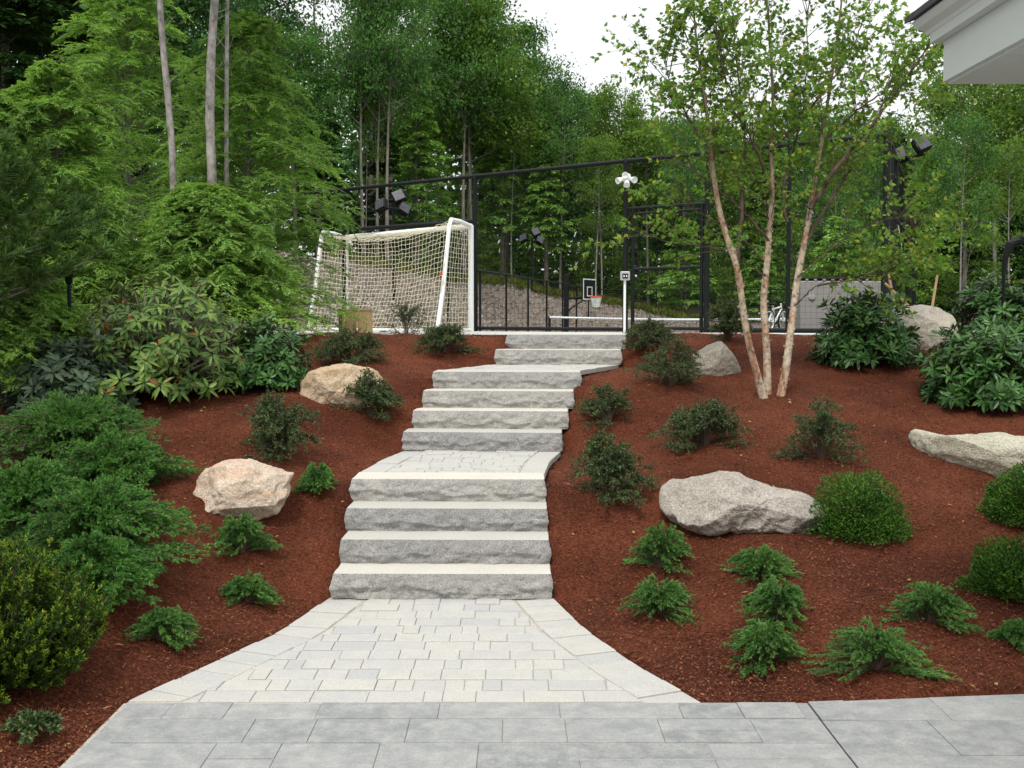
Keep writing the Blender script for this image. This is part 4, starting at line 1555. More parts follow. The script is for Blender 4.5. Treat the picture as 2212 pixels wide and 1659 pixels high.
# the deep wood behind, one mass
r = np.random.default_rng(77)
fo = MB()
nC = 3400
u = r.uniform(-200, 2500, nC)
d = r.uniform(66, 92, nC)
vt = np.interp(u, [-200, 600, 700, 880, 960, 1060, 1100, 1200, 1290, 1400, 1480, 2000, 2212, 2500], [60, 100, 170, 170, 120, 100, 180, 230, 270, 300, 300, 330, 330, 300])
v = vt + (690 - vt) * r.random(nC) ** .85
a_, b_ = np.array([ray(uu, vv) for uu, vv in zip(u, v)]).T
ctr = np.stack([a_ * d, d, EYE + b_ * d], -1)
nl = 30
P = np.repeat(ctr, nl, 0) + r.normal(0, 1, (nC * nl, 3)) * np.array([1.2, 1.2, .7])
fo.leaves(P, r.normal(0, 1, P.shape), r.normal(0, .6, P.shape) + (0, 0, .6), r.uniform(.35, .7, len(P)), r.uniform(.25, .45, len(P)))
struct(fo.build("deep_forest_foliage", M['broad3']), 'stuff')
# weeds at the crest of the bank
n = 9000
x = r.uniform(-6, 14, n)
y = r.uniform(36, 60, n)
zz, s_, rt, fr = far(x, y)
ok = (s_ > 5.6) & (s_ < 8.5)
P = np.stack([x[ok], y[ok], zz[ok]], -1)
P = np.repeat(P, 10, 0) + r.normal(0, .12, (ok.sum() * 10, 3)) * (1, 1, .2)
fo = MB()
fo.leaves(P, r.normal(0, .6, P.shape) + (0, 0, .8), r.normal(0, 1, P.shape), .28, .07)
struct(fo.build("bank_weeds", M['weed']), 'stuff')

# bare trunks behind the hemlocks, crowns above the picture
for pts, rad, d, lab in (
    ([(342, -200), (345, 0), (352, 100), (362, 200), (372, 320), (375, 420), (372, 700)], .04, 13.3, "thin grey bare trunk left of the two others above the hemlocks"),
    ([(468, -200), (464, 0), (456, 120), (453, 250), (456, 330), (460, 430), (462, 700)], .056, 13.5, "thickest of the three bare grey trunks above the hemlocks"),
    ([(494, -200), (491, 0), (490, 150), (489, 300), (490, 420), (492, 700)], .027, 13.8, "thinnest and rightmost of the three bare trunks above the hemlocks"),
):
    P = np.array([at(u, v, d) for u, v in pts])[::-1]
    P[0, 2] = 1.6
    base = P[0].copy()
    t = thing("bare_trunk_tree", lab, "tree", base, 0, "bare trunks above the hemlocks")
    tr = MB()
    rel = P - base
    ti = np.linspace(0, 1, 24)
    pp = np.stack([np.interp(ti, np.linspace(0, 1, len(rel)), rel[:, k]) for k in range(3)], -1)
    tr.tubes(pp[None], (np.linspace(rad * 1.12, rad * .8, 24) * (1 + .09 * vn(np.stack([ti * 17, 0 * ti + rad * 99, 0 * ti], -1))))[None], 10)
    rr_ = np.random.default_rng(int(rad * 1000))
    br = twigs(pp[None], 9, .5, 1, .3, .9, rr_, 5, -.2)
    tr.tubes(br, np.linspace(.007, .002, 5)[None], 4)
    tr.build('trunk', M['bark_bare'], t, smooth=True)
    top = pp[-1]
    n = 2500
    fo = MB()
    fo.leaves(top + rr_.normal(0, 1, (n, 3)) * (.9, .9, .8) + (0, 0, 1.2), rr_.normal(0, 1, (n, 3)), rr_.normal(0, .6, (n, 3)) + (0, 0, .7), .14, .09)
    fo.build('crown', M['broad3'], t)

# ---------------------------------------------------------------- river birch clump
bt = on(1662, 852)
bt[2] -= .02
YB = bt[1]
birch = thing("river_birch_tree", "three stemmed river birch with peeling tan bark and yellowing leaves on the right bank", "tree", bt)
stems = [
    ([(1650, 862), (1630, 790), (1612, 720), (1603, 650), (1593, 575), (1572, 520), (1552, 450), (1541, 380), (1535, 330), (1530, 260), (1520, 200), (1508, 120), (1500, 50), (1492, -80)], .041, -.15, -.5),
    ([(1657, 862), (1658, 780), (1652, 700), (1648, 640), (1657, 580), (1661, 500), (1668, 440), (1668, 380), (1665, 320), (1672, 250), (1667, 150), (1660, 50), (1650, -130)], .043, 0, .1),
    ([(1684, 870), (1698, 800), (1707, 720), (1716, 650), (1724, 590), (1737, 530), (1750, 450), (1760, 390), (1772, 330), (1783, 250), (1798, 160), (1812, 60), (1830, -110)], .045, -.05, .4),
]
limbs = [  # (points, radius)
    ([(1593, 575), (1600, 500), (1604, 420), (1612, 330), (1600, 230), (1590, 120), (1580, 10)], .024, -.2, .3),
    ([(1750, 450), (1790, 385), (1850, 310), (1910, 235), (1965, 160), (2010, 90)], .028, .0, -.5),
    ([(1737, 530), (1790, 440), (1835, 370), (1880, 290), (1920, 190), (1950, 80)], .02, .1, .6),
    ([(1668, 420), (1640, 340), (1600, 250), (1560, 150), (1545, 40)], .018, 0, -.6),
    ([(1665, 330), (1720, 270), (1780, 200), (1840, 110), (1880, 0)], .017, 0, .5),
    ([(1661, 520), (1600, 450), (1540, 400), (1480, 355), (1420, 340)], .014, 0, -.5),
    ([(1648, 560), (1590, 500), (1530, 470), (1470, 440), (1430, 415)], .011, -.2, .4),
    ([(1660, 600), (1600, 560), (1540, 535), (1450, 525), (1385, 500)], .009, 0, -.3),
    ([(1716, 660), (1760, 620), (1830, 600), (1900, 590), (1960, 570)], .009, 0, -.4),
    ([(1724, 600), (1790, 540), (1860, 490), (1930, 470), (2010, 480)], .011, 0, .4),
    ([(1700, 480), (1690, 400), (1720, 300), (1740, 200), (1745, 100), (1740, 0)], .016, 0, .3),
    ([(1783, 300), (1850, 240), (1920, 190), (1990, 150), (2040, 140)], .012, .2, -.3),
    ([(1535, 330), (1490, 260), (1450, 190), (1430, 120)], .011, -.3, -.3),
    ([(1520, 230), (1560, 150), (1590, 60), (1600, -40)], .01, -.4, -.2),
]
rr_ = np.random.default_rng(5)
trk = MB()
CR = []
for pts, rad, y0, y1 in stems + limbs:
    n_ = len(pts)
    P = np.array([at(u, v, YB + y0 + (y1 - y0) * (i / (n_ - 1)) ** 1.2) for i, (u, v) in enumerate(pts)]) - bt
    ti = np.linspace(0, 1, 40)
    pp = np.stack([np.interp(ti, np.linspace(0, 1, n_), P[:, k]) for k in range(3)], -1)
    ker = np.array([1, 2, 3, 2, 1]) / 9.
    sm = np.stack([np.convolve(np.pad(pp[:, k], 2, 'edge'), ker, 'valid') for k in range(3)], -1)
    sm[0] = pp[0]
    sm += rr_.normal(0, .006, sm.shape) * (rad < .03)
    rad_ = rad * (1 - .84 * ti ** 1.1)
    if rad > .035:
        rad_ = rad_ * (1 + .12 * vn(np.stack([ti * 25, 0 * ti + rad * 99, 0 * ti], -1)))
        rad_[:3] *= [1.25, 1.12, 1.04]
    CR.append((sm, rad))
    if rad > .035:
        trk.tubes(sm[None], rad_[None], 12)
        # peeling curls of bark
        q = rr_.uniform(.03, .5, 70)
        Pq, Tq = interp_curve(sm[None], q[None])
        Sd = perp(Tq, rr_)[0]
        rq = np.interp(q, ti, rad_)
        trk.leaves(Pq[0] + Sd * rq[:, None] * .96, Sd * .5 + np.cross(Tq[0], Sd) * .9 + rr_.normal(0, .2, Sd.shape), Sd, rr_.uniform(.012, .035, 70), rr_.uniform(.012, .035, 70), fold=.3)
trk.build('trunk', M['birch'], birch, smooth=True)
lim = MB()
for sm, rad in CR[3:]:
    lim.tubes(sm[None], np.linspace(rad, rad * .22, 40)[None], 6)
fo = MB()
tws = []
for k, (sm, rad) in enumerate(CR):
    lo = .42 if k < 3 else .2
    nq = 34 if k < 3 else (8 if k in (8, 9, 10) else 22)
    tw = twigs(sm[None], nq, lo, 1., lambda t: .75 * (1.15 - .5 * t), .7, rr_, 6, .05, None, .25)
    tw2 = twigs(tw, 4, .25, 1., .32, .6, rr_, 5, .12)
    lim.tubes(tw, np.linspace(.0045, .0015, 6)[None], 4)
    lim.tubes(tw2, np.linspace(.0018, .0009, 5)[None], 3)
    fringe(fo, tw2, 9, .15, .06, .042, 1.0, rr_, up=.2, droop=.35, fold=.1, shape=.38)
    fringe(fo, tw, 9, .3, .06, .042, 1.0, rr_, up=.2, droop=.35, fold=.1, shape=.38)
lim.build('branch', M['twig'], birch, smooth=True)
fo.build('crown', M['birchleaf'], birch)

# ---------------------------------------------------------------- fences
def fd(u): return 2.85 * FD / (273 + (u - 745) * .0996)
def fx(u, z):
    d = fd(u)
    return np.array([ray(u, 0)[0] * 0 + (u - CX) / FD * d * 1.0, d, z])


fence = thing("sport_fence", "tall black framed mesh fence along the top of the bank behind the steps", "fence", fx(1027, ZF))
O = fx(1027, ZF)
TOPF = 4.80
for u, r_ in ((560, .04), (745, .045), (1027, .05), (1350, .05), (1525, .05), (1700, .035), (1908, .06)):
    mb = MB()
    mb.bar(fx(u, ZF - .6) - O, fx(u, TOPF + .03) - O, r_, 10)
    mb.lathe([(.0, .06), (r_ * .8, .05), (r_ * 1.15, .0), (r_ * 1.15, -.06)], fx(u, TOPF) - O, 10)
    mb.build('post', M['black'], fence, smooth=False)
for u in (1366, 1514):
    mb = MB()
    mb.bar(fx(u, ZF - .6) - O, fx(u, 3.92) - O, .035, 8)
    mb.build('gate_post', M['black'], fence)
for a_, b__, z_, r_, nm in ((540, 1908, TOPF, .04, 'top_rail'), (745, 1027, 3.9, .045, 'goal_header_rail'), (1350, 1525, 3.93, .03, 'gate_header_rail'), (1366, 1514, 3.83, .025, 'gate_top_rail'),
                          (1366, 1514, 2.83, .03, 'gate_middle_rail'), (1027, 1350, 1.73, .035, 'bottom_rail'), (1366, 1520, 1.75, .03, 'gate_bottom_rail'), (1525, 1908, 1.73, .04, 'bottom_rail')):
    mb = MB()
    mb.bar(fx(a_, z_) - O, fx(b__, z_) - O, r_, 8)
    mb.build(nm, M['black'], fence)


def wire_grid(mb, A, B, z0, z1, sp=.1, r_=.0016):
    Lh = np.linalg.norm(B - A)
    for k in range(int(Lh / sp) + 1):
        p_ = A + (B - A) * (k * sp / Lh)
        mb.tubes(np.array([[(*p_[:2], z0), (*p_[:2], z1)]]), r_, 3)
    for k in range(int((z1 - z0) / sp) + 1):
        z_ = z0 + k * sp
        mb.tubes(np.array([[(*A[:2], z_), (*B[:2], z_)]]), r_, 3)


mb = MB()
wire_grid(mb, fx(1027, 0) - O, fx(1908, 0) - O, 1.73 - ZF, TOPF - ZF, .1)
wire_grid(mb, fx(560, 0) - O, fx(1027, 0) - O, 3.9 - ZF, TOPF - ZF, .1)
mb.build('wire_mesh', M['black'], fence)
# right hand side of the court, running away from the corner
side = thing("side_fence", "black fence posts bunched at the right corner, running away from the camera", "fence", fx(1908, ZF))
O2 = fx(1908, ZF)
sp_ = [(1915, 18.2), (1926, 20.0), (1941, 22.5), (1957, 26), (1972, 31)]
prev = fx(1908, TOPF)
for u, d in sp_:
    p = np.array([(u - CX) / FD * d, d, 0])
    mb = MB()
    mb.bar((p[0] - O2[0], p[1] - O2[1], -1.2), (p[0] - O2[0], p[1] - O2[1], TOPF - ZF), .06, 8)
    mb.build('post', M['black'], side)
mb = MB()
mb.bar(fx(1908, TOPF) - O2, np.array([p[0], p[1], TOPF]) - O2, .04, 8)
mb.build('top_rail', M['black'], side)
mb = MB()
mb.bar((0.12, 0.3, 2.0), (.75, .35, 1.35), .03, 6)
mb.build('brace', M['black'], side)
# low far fence round the court
ff = thing("far_fence", "thin low black fence along the foot of the gravel bank", "fence", (-.94, 30, .2))
O3 = np.array((-.94, 30, .2))
pl = [np.array((-1.6, 27.2, 3.25)), np.array((4.1, 51., 3.25)), np.array((17.5, 51., 3.25))]
mb = MB()
for a_, b__ in zip(pl[:-1], pl[1:]):
    mb.bar(a_ - O3, b__ - O3, .03, 6)
mb.build('top_rail', M['black'], ff)
for s_ in np.linspace(0, 1, 9):
    p = pl[0] + (pl[1] - pl[0]) * s_
    mb = MB()
    mb.bar((p[0] - O3[0], p[1] - O3[1], 0), p - O3, .035, 6)
    mb.build('post', M['black'], ff)
for s_ in np.linspace(.2, 1, 5):
    p = pl[1] + (pl[2] - pl[1]) * s_
    mb = MB()
    mb.bar((p[0] - O3[0], p[1] - O3[1], 0), p - O3, .035, 6)
    mb.build('post', M['black'], ff)

# ---------------------------------------------------------------- soccer goal
FR, FL = np.array((-.82, 21.7, ZF)), np.array((-3.78, 24.7, ZF))
GH = 2.1
RT = np.array((-.37, -1.0, 0.))
goal = thing("soccer_goal", "white soccer goal with a sagging yellowish net seen from behind", "soccer goal", FR)
G = lambda p: np.asarray(p, float) - FR
up = np.array((0, 0, GH))
mb = MB()
mb.tubes(np.array([[G(FR + (0, 0, .0)), G(FR + up * .5), G(FR + up), G(FL + up), G(FL + up * .5), G(FL)]]), .055, 10)
for A in (FR, FL):
    mb.bar(G(A + (0, 0, -.02)), G(A + up + (0, 0, .02)), .057, 10)
mb.build('goal_frame', M['white'], goal)
RB = RT * 1.55
for A in (FR, FL):
    mb = MB()
    pts = np.array([A + up, A + up + RT * .5 + (0, 0, .05), A + up + RT * .92 + (0, 0, .05), A + up + RT + (0, 0, -.06), A + RB * .82 + (0, 0, .9), A + RB + (0, 0, .03)])
    mb.tubes(G(pts)[None], .042, 10)
    mb.build('back_pole', M['white'], goal)
mb = MB()
mb.tubes(np.array([[G(FR + (0, 0, .04)), G(FR + RB + (0, 0, .04)), G(FL + RB + (0, 0, .04)), G(FL + (0, 0, .04))]]), .032, 8)
mb.build('ground_bar', M['white'], goal)
mb = MB()
rg = np.random.default_rng(8)


def net(fn, na, nb_, r_=.0047):
    a_ = np.linspace(0, 1, na + 1)
    b_ = np.linspace(0, 1, nb_ + 1)
    A, Bq = np.meshgrid(a_, b_, indexing='ij')
    P = fn(A, Bq)
    P = P + rg.normal(0, .008, P.shape)
    mb.tubes(P, r_, 3)
    mb.tubes(P.transpose(1, 0, 2), r_, 3)


def rear(A, Bq):
    sag = .26 * 4 * A * (1 - A)
    tp = (FR + RT + up)[None, None] * (1 - A)[..., None] + (FL + RT + up)[None, None] * A[..., None]
    bt_ = (FR + RB)[None, None] * (1 - A)[..., None] + (FL + RB)[None, None] * A[..., None]
    P = tp * (1 - Bq)[..., None] + bt_ * Bq[..., None]
    P[..., 2] -= sag * (1 - Bq) ** .9 - .03
    bulge = .25 * np.sin(Bq * pi) * np.sin(A * pi)
    P -= RT * bulge[..., None]
    return G(P)


def topn(A, Bq):
    f = FR[None, None] * (1 - A)[..., None] + FL[None, None] * A[..., None] + up
    P = f + RT * Bq[..., None]
    P[..., 2] -= .26 * 4 * A * (1 - A) * Bq ** 1.3
    return G(P)


def siden(base):
    def fn(A, Bq):
        P = base[None, None] + A[..., None] * (RT * (1 - Bq)[..., None] + RB * Bq[..., None]) + up * (1 - Bq)[..., None]
        return G(P)
    return fn


net(rear, 38, 22)
net(topn, 38, 9)
net(siden(FR), 10, 22)
net(siden(FL), 10, 22)
mb.build('net', M['rope'], goal)
mb = MB()
mb.box(G(FR + RB * .88 + (0, -.05, 1.1)), (.06, .02, .05))
mb.build('sticker', M['orange'], goal)

# ---------------------------------------------------------------- court furniture
# basketball hoop
d = 44.
bp = at(1223, 700, d)
bp[2] = .2
hoop = thing("basketball_hoop", "black basketball hoop with a white bordered backboard on the far court", "basketball hoop", bp)
bc = at(1272.5, 625, d) - bp
mb = MB()
mb.box((0, 0, 1.75), (.2, .2, 3.5), bev=.02)
mb.build('pole', M['black'], hoop)
mb = MB()
mb.bar((0, 0, bc[2] - .38), (bc[0] - .05, bc[1] + .1, bc[2] - .3), .05, 8)
mb.bar((0, 0, bc[2] - .9), (bc[0] - .05, bc[1] + .1, bc[2] - .32), .03, 8)
mb.build('arm', M['black'], hoop)
ang = R_(58)
nrm = np.array([sin(ang), -cos(ang), 0])
tan = np.array([cos(ang), sin(ang), 0])


def bbox(mb, a, z, w_, h_, off, th=.03, mat=0):
    c_ = bc + tan * a + np.array([0, 0, z]) + nrm * off
    mb.box(c_, (w_, th, h_), mat, ang)


mb = MB()
bbox(mb, 0, 0, 1.1, .84, 0, .04)
o = mb.build('backboard', M['black'], hoop)
mb = MB()
for a, z, w_, h_ in ((0, .4, 1.1, .045), (0, -.4, 1.1, .045), (-.528, 0, .045, .755), (.528, 0, .045, .755), (0, .09, .44, .04), (0, -.27, .44, .04), (-.2, -.09, .04, .32), (.2, -.09, .04, .32)):
    bbox(mb, a, z, w_, h_, .03, .012)
mb.build('line', M['white'], o)
rc = bc + nrm * .32 + np.array([0, 0, -.3])
th = np.linspace(0, 2 * pi, 25)
mb = MB()
mb.tubes((rc + np.stack([.23 * np.cos(th), .23 * np.sin(th), 0 * th], -1))[None], .025, 6)
mb.bar(rc - nrm * .23, rc - nrm * .31, .04, 6)
mb.build('rim', M['orange'], hoop)
mb = MB()
for k in range(14):
    for s_ in (1, -1):
        tt = np.linspace(0, 1, 6)
        an = k * 2 * pi / 14 + s_ * tt * 1.1
        rad = .23 - .1 * tt
        mb.tubes((rc + np.stack([rad * np.cos(an), rad * np.sin(an), -.42 * tt], -1))[None], .011, 3)
mb.build('net', M['white'], hoop)
# court net
p0, p1 = at(1187, 684, 33.), at(1790, 689, 27.5)
p0[2], p1[2] = 1.95, 1.92
cn = thing("court_net", "low sport net with a white top tape across the court behind the fence", "net", (p0[0], p0[1], .2))
O4 = np.array((p0[0], p0[1], .2))
mb = MB()
tt = np.linspace(0, 1, 30)
pp = p0 + (p1 - p0) * tt[:, None]
pp[:, 2] -= .05 * np.sin(tt * pi)
for a_, b__ in zip(pp[:-1], pp[1:]):
    m_ = (a_ + b__) / 2 - O4
    mb.tubes(np.array([[a_ - O4, b__ - O4]]), .035, 6)
mb.build('top_tape', M['blue_tape'], cn)
for p in (p0, p1):
    mb = MB()
    mb.bar((p[0] - O4[0], p[1] - O4[1], 0), (p[0] - O4[0], p[1] - O4[1], 1.78), .04, 8)
    mb.build('post', M['black'], cn)
mb = MB()
wire_grid(mb, p0 - O4, p1 - O4, .8, 1.7, .12, .0015)
mb.build('mesh', M['black'], cn)


# floodlights: three box heads on a pole
def flood_pole(u, v, d, zb, label, s=1., only=3, rad=.05):
    p = at(u, v, d)
    t = thing("floodlight_pole", label, "floodlight", (p[0], p[1], zb), 0, "floodlight poles round the court")
    mb = MB()
    mb.bar((0, 0, 0), (0, 0, p[2] - zb), rad, 8)
    mb.build('pole', M['black'], t)
    mb = MB()
    mb.bar((-.3 * s, 0, p[2] - zb - .12 * s), (.26 * s, 0, p[2] - zb + .06 * s), .035, 8)
    mb.build('crossarm', M['black'], t)
    for k, (dx, dz, yaw, roll) in enumerate([(-.34, .0, -.5, -.35), (.16, .26, .25, -.4), (.3, -.1, .5, .5)][:only]):
        tl = np.array([[cos(roll), 0, sin(roll)], [0, 1, 0], [-sin(roll), 0, cos(roll)]]) @ np.array([[1, 0, 0], [0, cos(-.45), -sin(-.45)], [0, sin(-.45), cos(-.45)]])
        cz_ = np.array((dx * s, -.1 * s, p[2] - zb + dz * s))
        h = MB()
        h.box(cz_, (.36 * s, .2 * s, .36 * s), 0, yaw, .02, tl)
        ho = h.build('lamp_head', M['black'], t)
        f = tl @ np.array((0, -.108 * s, 0))
        f = np.array([cos(yaw) * f[0] - sin(yaw) * f[1], sin(yaw) * f[0] + cos(yaw) * f[1], f[2]])
        g_ = MB()
        g_.box(cz_ + f, (.31 * s, .012, .31 * s), 0, yaw, .003, tl)
        g_.build('lens', M['lens'], ho)


flood_pole(850, 445, 34., .2, "black pole with three floodlight boxes rising behind the goal", 1.05)
flood_pole(1149, 515, 50., .2, "small distant pole with floodlights between the goal and the backboard", 1.05)
flood_pole(1971, 338, 22., 1.5, "floodlight pole at the right corner of the fence", .85, 2, .06)

# white spotlights clamped on the fence post
p = fx(1350, 0)
p[2] = at(1345, 388, p[1])[2]
sc_ = thing("spotlight_cluster", "cluster of white spotlights clamped high on the black fence post", "spotlight", p - (0, .08, 0))
mb = MB()
mb.box((0, 0, .02), (.14, .12, .14), bev=.02)
mb.build('junction_box', M['white'], sc_)
for dx, dy, dz, ax in ((-.07, -.05, .0, (-.75, -.5, -.35)), (.0, -.08, -.05, (-.12, -.8, -.6)), (.07, -.05, .0, (.4, -.8, -.25)), (.02, .0, .07, (-.35, -.75, -.1))):
    mb = MB()
    mb.lathe([(0, -.02), (.03, -.02), (.036, .03), (.054, .1), (.06, .14), (.052, .14), (.045, .11), (0, .1)], (dx, dy, dz), 14, 0, ax)
    mb.build('lamp_head', M['white'], sc_)
# outlet post
p = at(1349, 720, 17.2)
p[2] = 1.68
op = thing("outlet_post", "thin white post with a grey outlet box in front of the gate", "post", p)
hh = at(1349, 596, 17.2)[2] - p[2]
mb = MB()
mb.bar((0, 0, -.05), (0, 0, hh), .02, 8)
mb.build('post', M['white'], op)
mb = MB()
mb.box((0, -.02, hh), (.15, .08, .14), bev=.012)
bo = mb.build('outlet_box', M['galv'], op)
mb = MB()
mb.box((0, -.063, hh - .005), (.09, .012, .075))
for s_ in (-1, 1):
    mb.box((s_ * .02, -.071, hh - .005), (.018, .008, .03), 1)
mb.build('socket', [M['black'], M['white']], bo)
# wooden crate
p = at(768, 722, 15.1)
p[2] = 1.73
cr = thing("wooden_crate", "pale yellow lumber box standing at the foot of the goal, half hidden by hemlock", "crate", p, .35)
cw = 66 * 15.1 / FD
for s_ in (-1, 1):
    mb = MB()
    mb.box((s_ * (cw / 4 + .004), -.12, .15), (cw / 2 - .006, .03, .32), bev=.004)
    mb.build('front_plank', M['wood'], cr)
    mb = MB()
    mb.box((s_ * (cw / 2 - .017), .02, .15), (.03, .245, .32), bev=.004)
    mb.build('side_plank', M['wood'], cr)
mb = MB()
mb.box((0, .0, .325), (cw + .03, .3, .025), bev=.004)
mb.build('lid', M['wood'], cr)
# grey plastic storage box behind the fence
d = 20.6
a_, b__ = at(1728, 700, d), at(1905, 700, d)
gc = (a_ + b__) / 2
zt = at(1815, 607, d)[2]
gb = thing("storage_box", "grey plastic storage box with round bosses behind the fence mesh", "storage box", (gc[0], gc[1] + .3, 1.55))
wd, ht = b__[0] - a_[0], zt - 1.55
mb = MB()
mb.box((0, 0, ht / 2), (wd, .6, ht), bev=.02)
bd_ = mb.build('body', M['grey_plastic'], gb)
mb = MB()
for x in (-.36, .34):
    mb.lathe([(.0, .03), (.05, .028), (.075, .0)], (x * wd, -.3, ht * .72), 18, 0, (0, -1, .15))
mb.build('boss', M['grey_plastic'], bd_)
for x in np.linspace(-.42, .42, 9):
    mb = MB()
    mb.box((x * wd, -.27, ht + .02), (.05, .06, .04), bev=.008)
    mb.build('lug', M['grey_plastic'], bd_)
mb = MB()
mb.box((0, .05, ht + .05), (wd + .04, .56, .05), bev=.02)
mb.build('lid', M['black'], gb)


# small bicycle lying behind the birch
d = 20.
p = at(1661, 694, d)
bk = thing("bicycle", "small bicycle with white wheel rims parked behind the birch trunks", "bicycle", (p[0], d, 1.66), R_(51))
wr = 25 * d / FD
zc = p[2] - 1.66
for k, x in enumerate((0, .62)):
    th = np.linspace(0, 2 * pi, 33)
    wl_ = MB()
    wl_.tubes(np.stack([x + wr * np.cos(th), 0 * th, zc + wr * np.sin(th)], -1)[None], .022, 8)
    wo = wl_.build('wheel', M['rubber'], bk)
    mb = MB()
    mb.tubes(np.stack([x + (wr - .03) * np.cos(th), 0 * th, zc + (wr - .03) * np.sin(th)], -1)[None], .016, 6)
    mb.build('rim', M['white'], wo)
    mb = MB()
    for q in range(12):
        an = q * pi / 6
        mb.bar((x, 0, zc), (x + (wr - .03) * cos(an), 0, zc + (wr - .03) * sin(an)), .002, 4)
    mb.lathe([(0, -.03), (.02, -.03), (.02, .03), (0, .03)], (x, 0, zc), 10, 0, (0, 1, 0))
    mb.build('spoke', M['galv'], wo)
mb = MB()
for a_, b__ in (((0, 0, zc), (.24, 0, zc - .02)), ((0, 0, zc), (.16, 0, zc + .24)), ((.24, 0, zc - .02), (.16, 0, zc + .3)), ((.16, 0, zc + .22), (.5, 0, zc + .27)), ((.24, 0, zc - .02), (.5, 0, zc + .22)), ((.49, 0, zc + .33), (.62, 0, zc))):
    mb.bar(a_, b__, .016, 8)
mb.build('frame', M['white'], bk)
mb = MB()
mb.tubes(np.array([[(.48, -.22, zc + .42), (.5, -.1, zc + .4), (.49, 0, zc + .36), (.5, .1, zc + .4), (.48, .22, zc + .42)]]), .012, 8)
mb.build('handlebar', M['black'], bk)
mb = MB()
mb.box((.14, 0, zc + .32), (.2, .1, .05), bev=.02)
mb.build('saddle', M['black'], bk)

# stakes and shovel behind the big boulder
for (u0, v0, u1, v1, lab, d) in ((1914, 562, 1934, 668, "long wooden handle leaning left behind the big rounded boulder", 14.6),
                               (1912, 612, 1966, 664, "slanted wooden stick crossing low behind the big rounded boulder", 14.9),
                               (2025, 594, 2013, 668, "short upright wooden stake behind the right end of the big rounded boulder", 15.5)):
    a_, b__ = at(u0, v0, d), at(u1, v1, d)
    b__ = a_ + (b__ - a_) * ((a_[2] - 1.66) / (a_[2] - b__[2]))
    mb = MB()
    mb.tubes(np.array([[b__ - b__, (a_ - b__) * .5, a_ - b__]]), [[.02, .019, .017]], 8, cap=True)
    tag(mb.build("wooden_stake", M['stake'], None, b__), lab, "stake", "stakes behind the big boulder")
# beaded cord hanging by the corner posts
a_ = at(1937, 470, 18.)
mb = MB()
n_ = 26
for k in range(n_):
    q = at(1938 + 10 * k / n_, 472 + 60 * k / n_, 18.) - a_
    mb.lathe([(0, -.007), (.009, -.005), (.009, .005), (0, .011)], q, 6)
mb.bar((0, 0, 0), q, .003, 4)
tag(mb.build("beaded_cord", M['galv'], None, a_), "pale beaded cord hanging beside the black corner posts", "cord")
# arched black pole at the right edge
p = at(2172, 690, 13.2)
p[2] = 1.68
ap = thing("arched_pole", "thick black padded pole arching in from the right edge above the rhododendrons", "pole", p)
mb = MB()
pts = np.array([at(u, v, 13.2) for u, v in ((2168, 640), (2168, 590), (2172, 555), (2182, 528), (2198, 520), (2225, 519), (2300, 519))]) - p
pts = np.concatenate([[[pts[0][0], 0, 0]], pts])
mb.tubes(pts[None], np.array([[.02, .02, .024, .04, .055, .06, .06, .06]]), 10, cap=True)
mb.build('pole', M['black'], ap)
p2 = pts[-1]
mb = MB()
mb.bar((p2[0], 0, p2[2] + .05), (p2[0], 0, 0), .05, 10)
mb.build('support_post', M['black'], ap)
# green garden chair
p = at(2160, 690, 17.5)
p[2] = 1.5
ch = thing("garden_chair", "dark green slatted garden chair mostly hidden behind the right edge rhododendrons", "chair", p, .5)
mb = MB()
mb.box((0, 0, .42), (.5, .46, .04), bev=.01)
mb.build('seat', M['green_paint'], ch)
mb = MB()
for s_ in (-1, 1):
    mb.box((s_ * .23, .22, .47), (.04, .04, .94), bev=.008)
for z in (.54, .66, .78, .9):
    mb.box((0, .225, z), (.418, .025, .09), bev=.006)
mb.build('backrest', M['green_paint'], ch)
for s_ in (-1, 1):
    mb = MB()
    mb.box((s_ * .22, -.2, .2), (.045, .045, .4), bev=.008)
    mb.build('leg', M['green_paint'], ch)
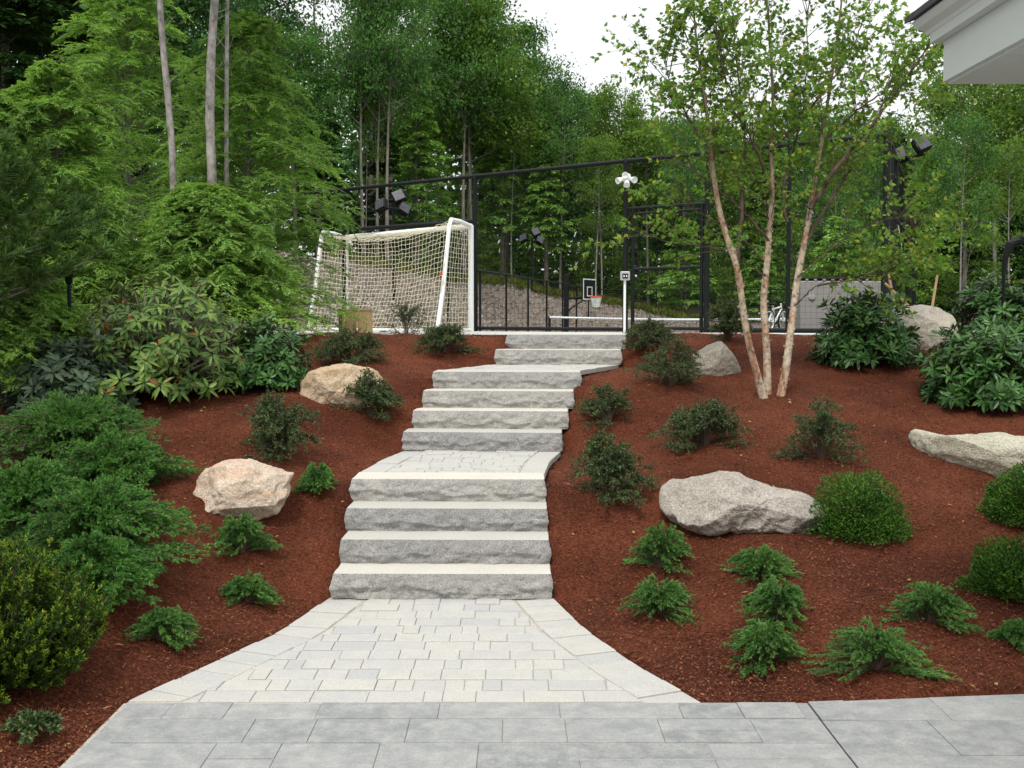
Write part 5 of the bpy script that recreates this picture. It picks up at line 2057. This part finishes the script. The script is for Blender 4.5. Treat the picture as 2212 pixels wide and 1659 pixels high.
# path light on the left
p = at(151, 690, 10.2)
p[2] = float(ground(p[0], p[1])) - .02
zt = at(151, 582, 10.2)[2] - p[2]
plt_ = thing("garden_light", "black garden light on a post among the rhododendron leaves on the left", "garden light", p)
mb = MB()
mb.bar((0, 0, 0), (0, 0, zt - .1), .017, 8)
mb.build('post', M['black'], plt_)
mb = MB()
mb.lathe([(0, .06), (.02, .058), (.045, .03), (.05, .0), (.042, -.01), (.042, -.05), (.034, -.055), (.034, -.12), (.018, -.14), (0, -.14)], (0, 0, zt), 16)
mb.build('lamp_head', M['black'], plt_, smooth=True)

# ---------------------------------------------------------------- porch eave, top right
A = at(2037, 177, 5.5)
porch = thing("porch", "white painted porch roof corner with layered eave trim at the top right", "porch", (A[0], A[1], 0))
zs = A[2]
LN, WD = 6.5, 4.0
mb = MB()
mb.box((WD / 2, -LN / 2, zs + .1), (WD, LN, .2))
mb.build('beam', M['siding'], porch)
mb = MB()
for k in range(26):
    mb.box((WD / 2 + .012, -.08 - k * .15, zs - .006), (WD - .024, .143, .012))
mb.build('soffit', M['siding'], porch)
mb = MB()
mb.box((WD / 2 - .025, -LN / 2 + .025, zs + .226), (WD + .05, LN + .05, .048))
mb.build('fascia', M['siding'], porch)
mb = MB()
pr = [(-.05, .252), (-.06, .27), (-.1, .285), (-.125, .31), (-.125, .318), (.0, .318), (.0, .252)]
n_ = len(pr)
V = [(x, y_, zs + z) for y_ in (.1, -LN) for x, z in pr]
F = [[i, (i + 1) % n_, n_ + (i + 1) % n_, n_ + i] for i in range(n_)]
mb.add(V, F)
mb.poly([V[i] for i in range(n_)])
mb.build('crown_moulding', M['siding'], porch)
mb = MB()
V = np.array([(-.15, .14, zs + .32), (-.15, -LN, zs + .32), (WD, -LN, zs + 2.0), (WD, .14, zs + 2.0)])
mb.add(np.concatenate([V, V + (0, 0, .03)]), [[0, 1, 2, 3], [7, 6, 5, 4], [0, 4, 5, 1], [1, 5, 6, 2], [2, 6, 7, 3], [3, 7, 4, 0]])
mb.build('roof', M['shingle'], porch)
mb = MB()
mb.add([(-.04, -.06, zs + .33), (WD, -.06, zs + .25), (WD, -.06, zs + 1.97)], [[0, 1, 2]])
mb.build('gable', M['siding'], porch)
mb = MB()
mb.box((.85, -.25, (zs - .012) / 2), (.2, .2, zs - .012), bev=.01)
mb.box((.85, -.25, .1), (.28, .28, .2), bev=.01)
mb.box((.85, -.25, zs - .09), (.27, .27, .1), bev=.01)
mb.build('column', M['siding'], porch)
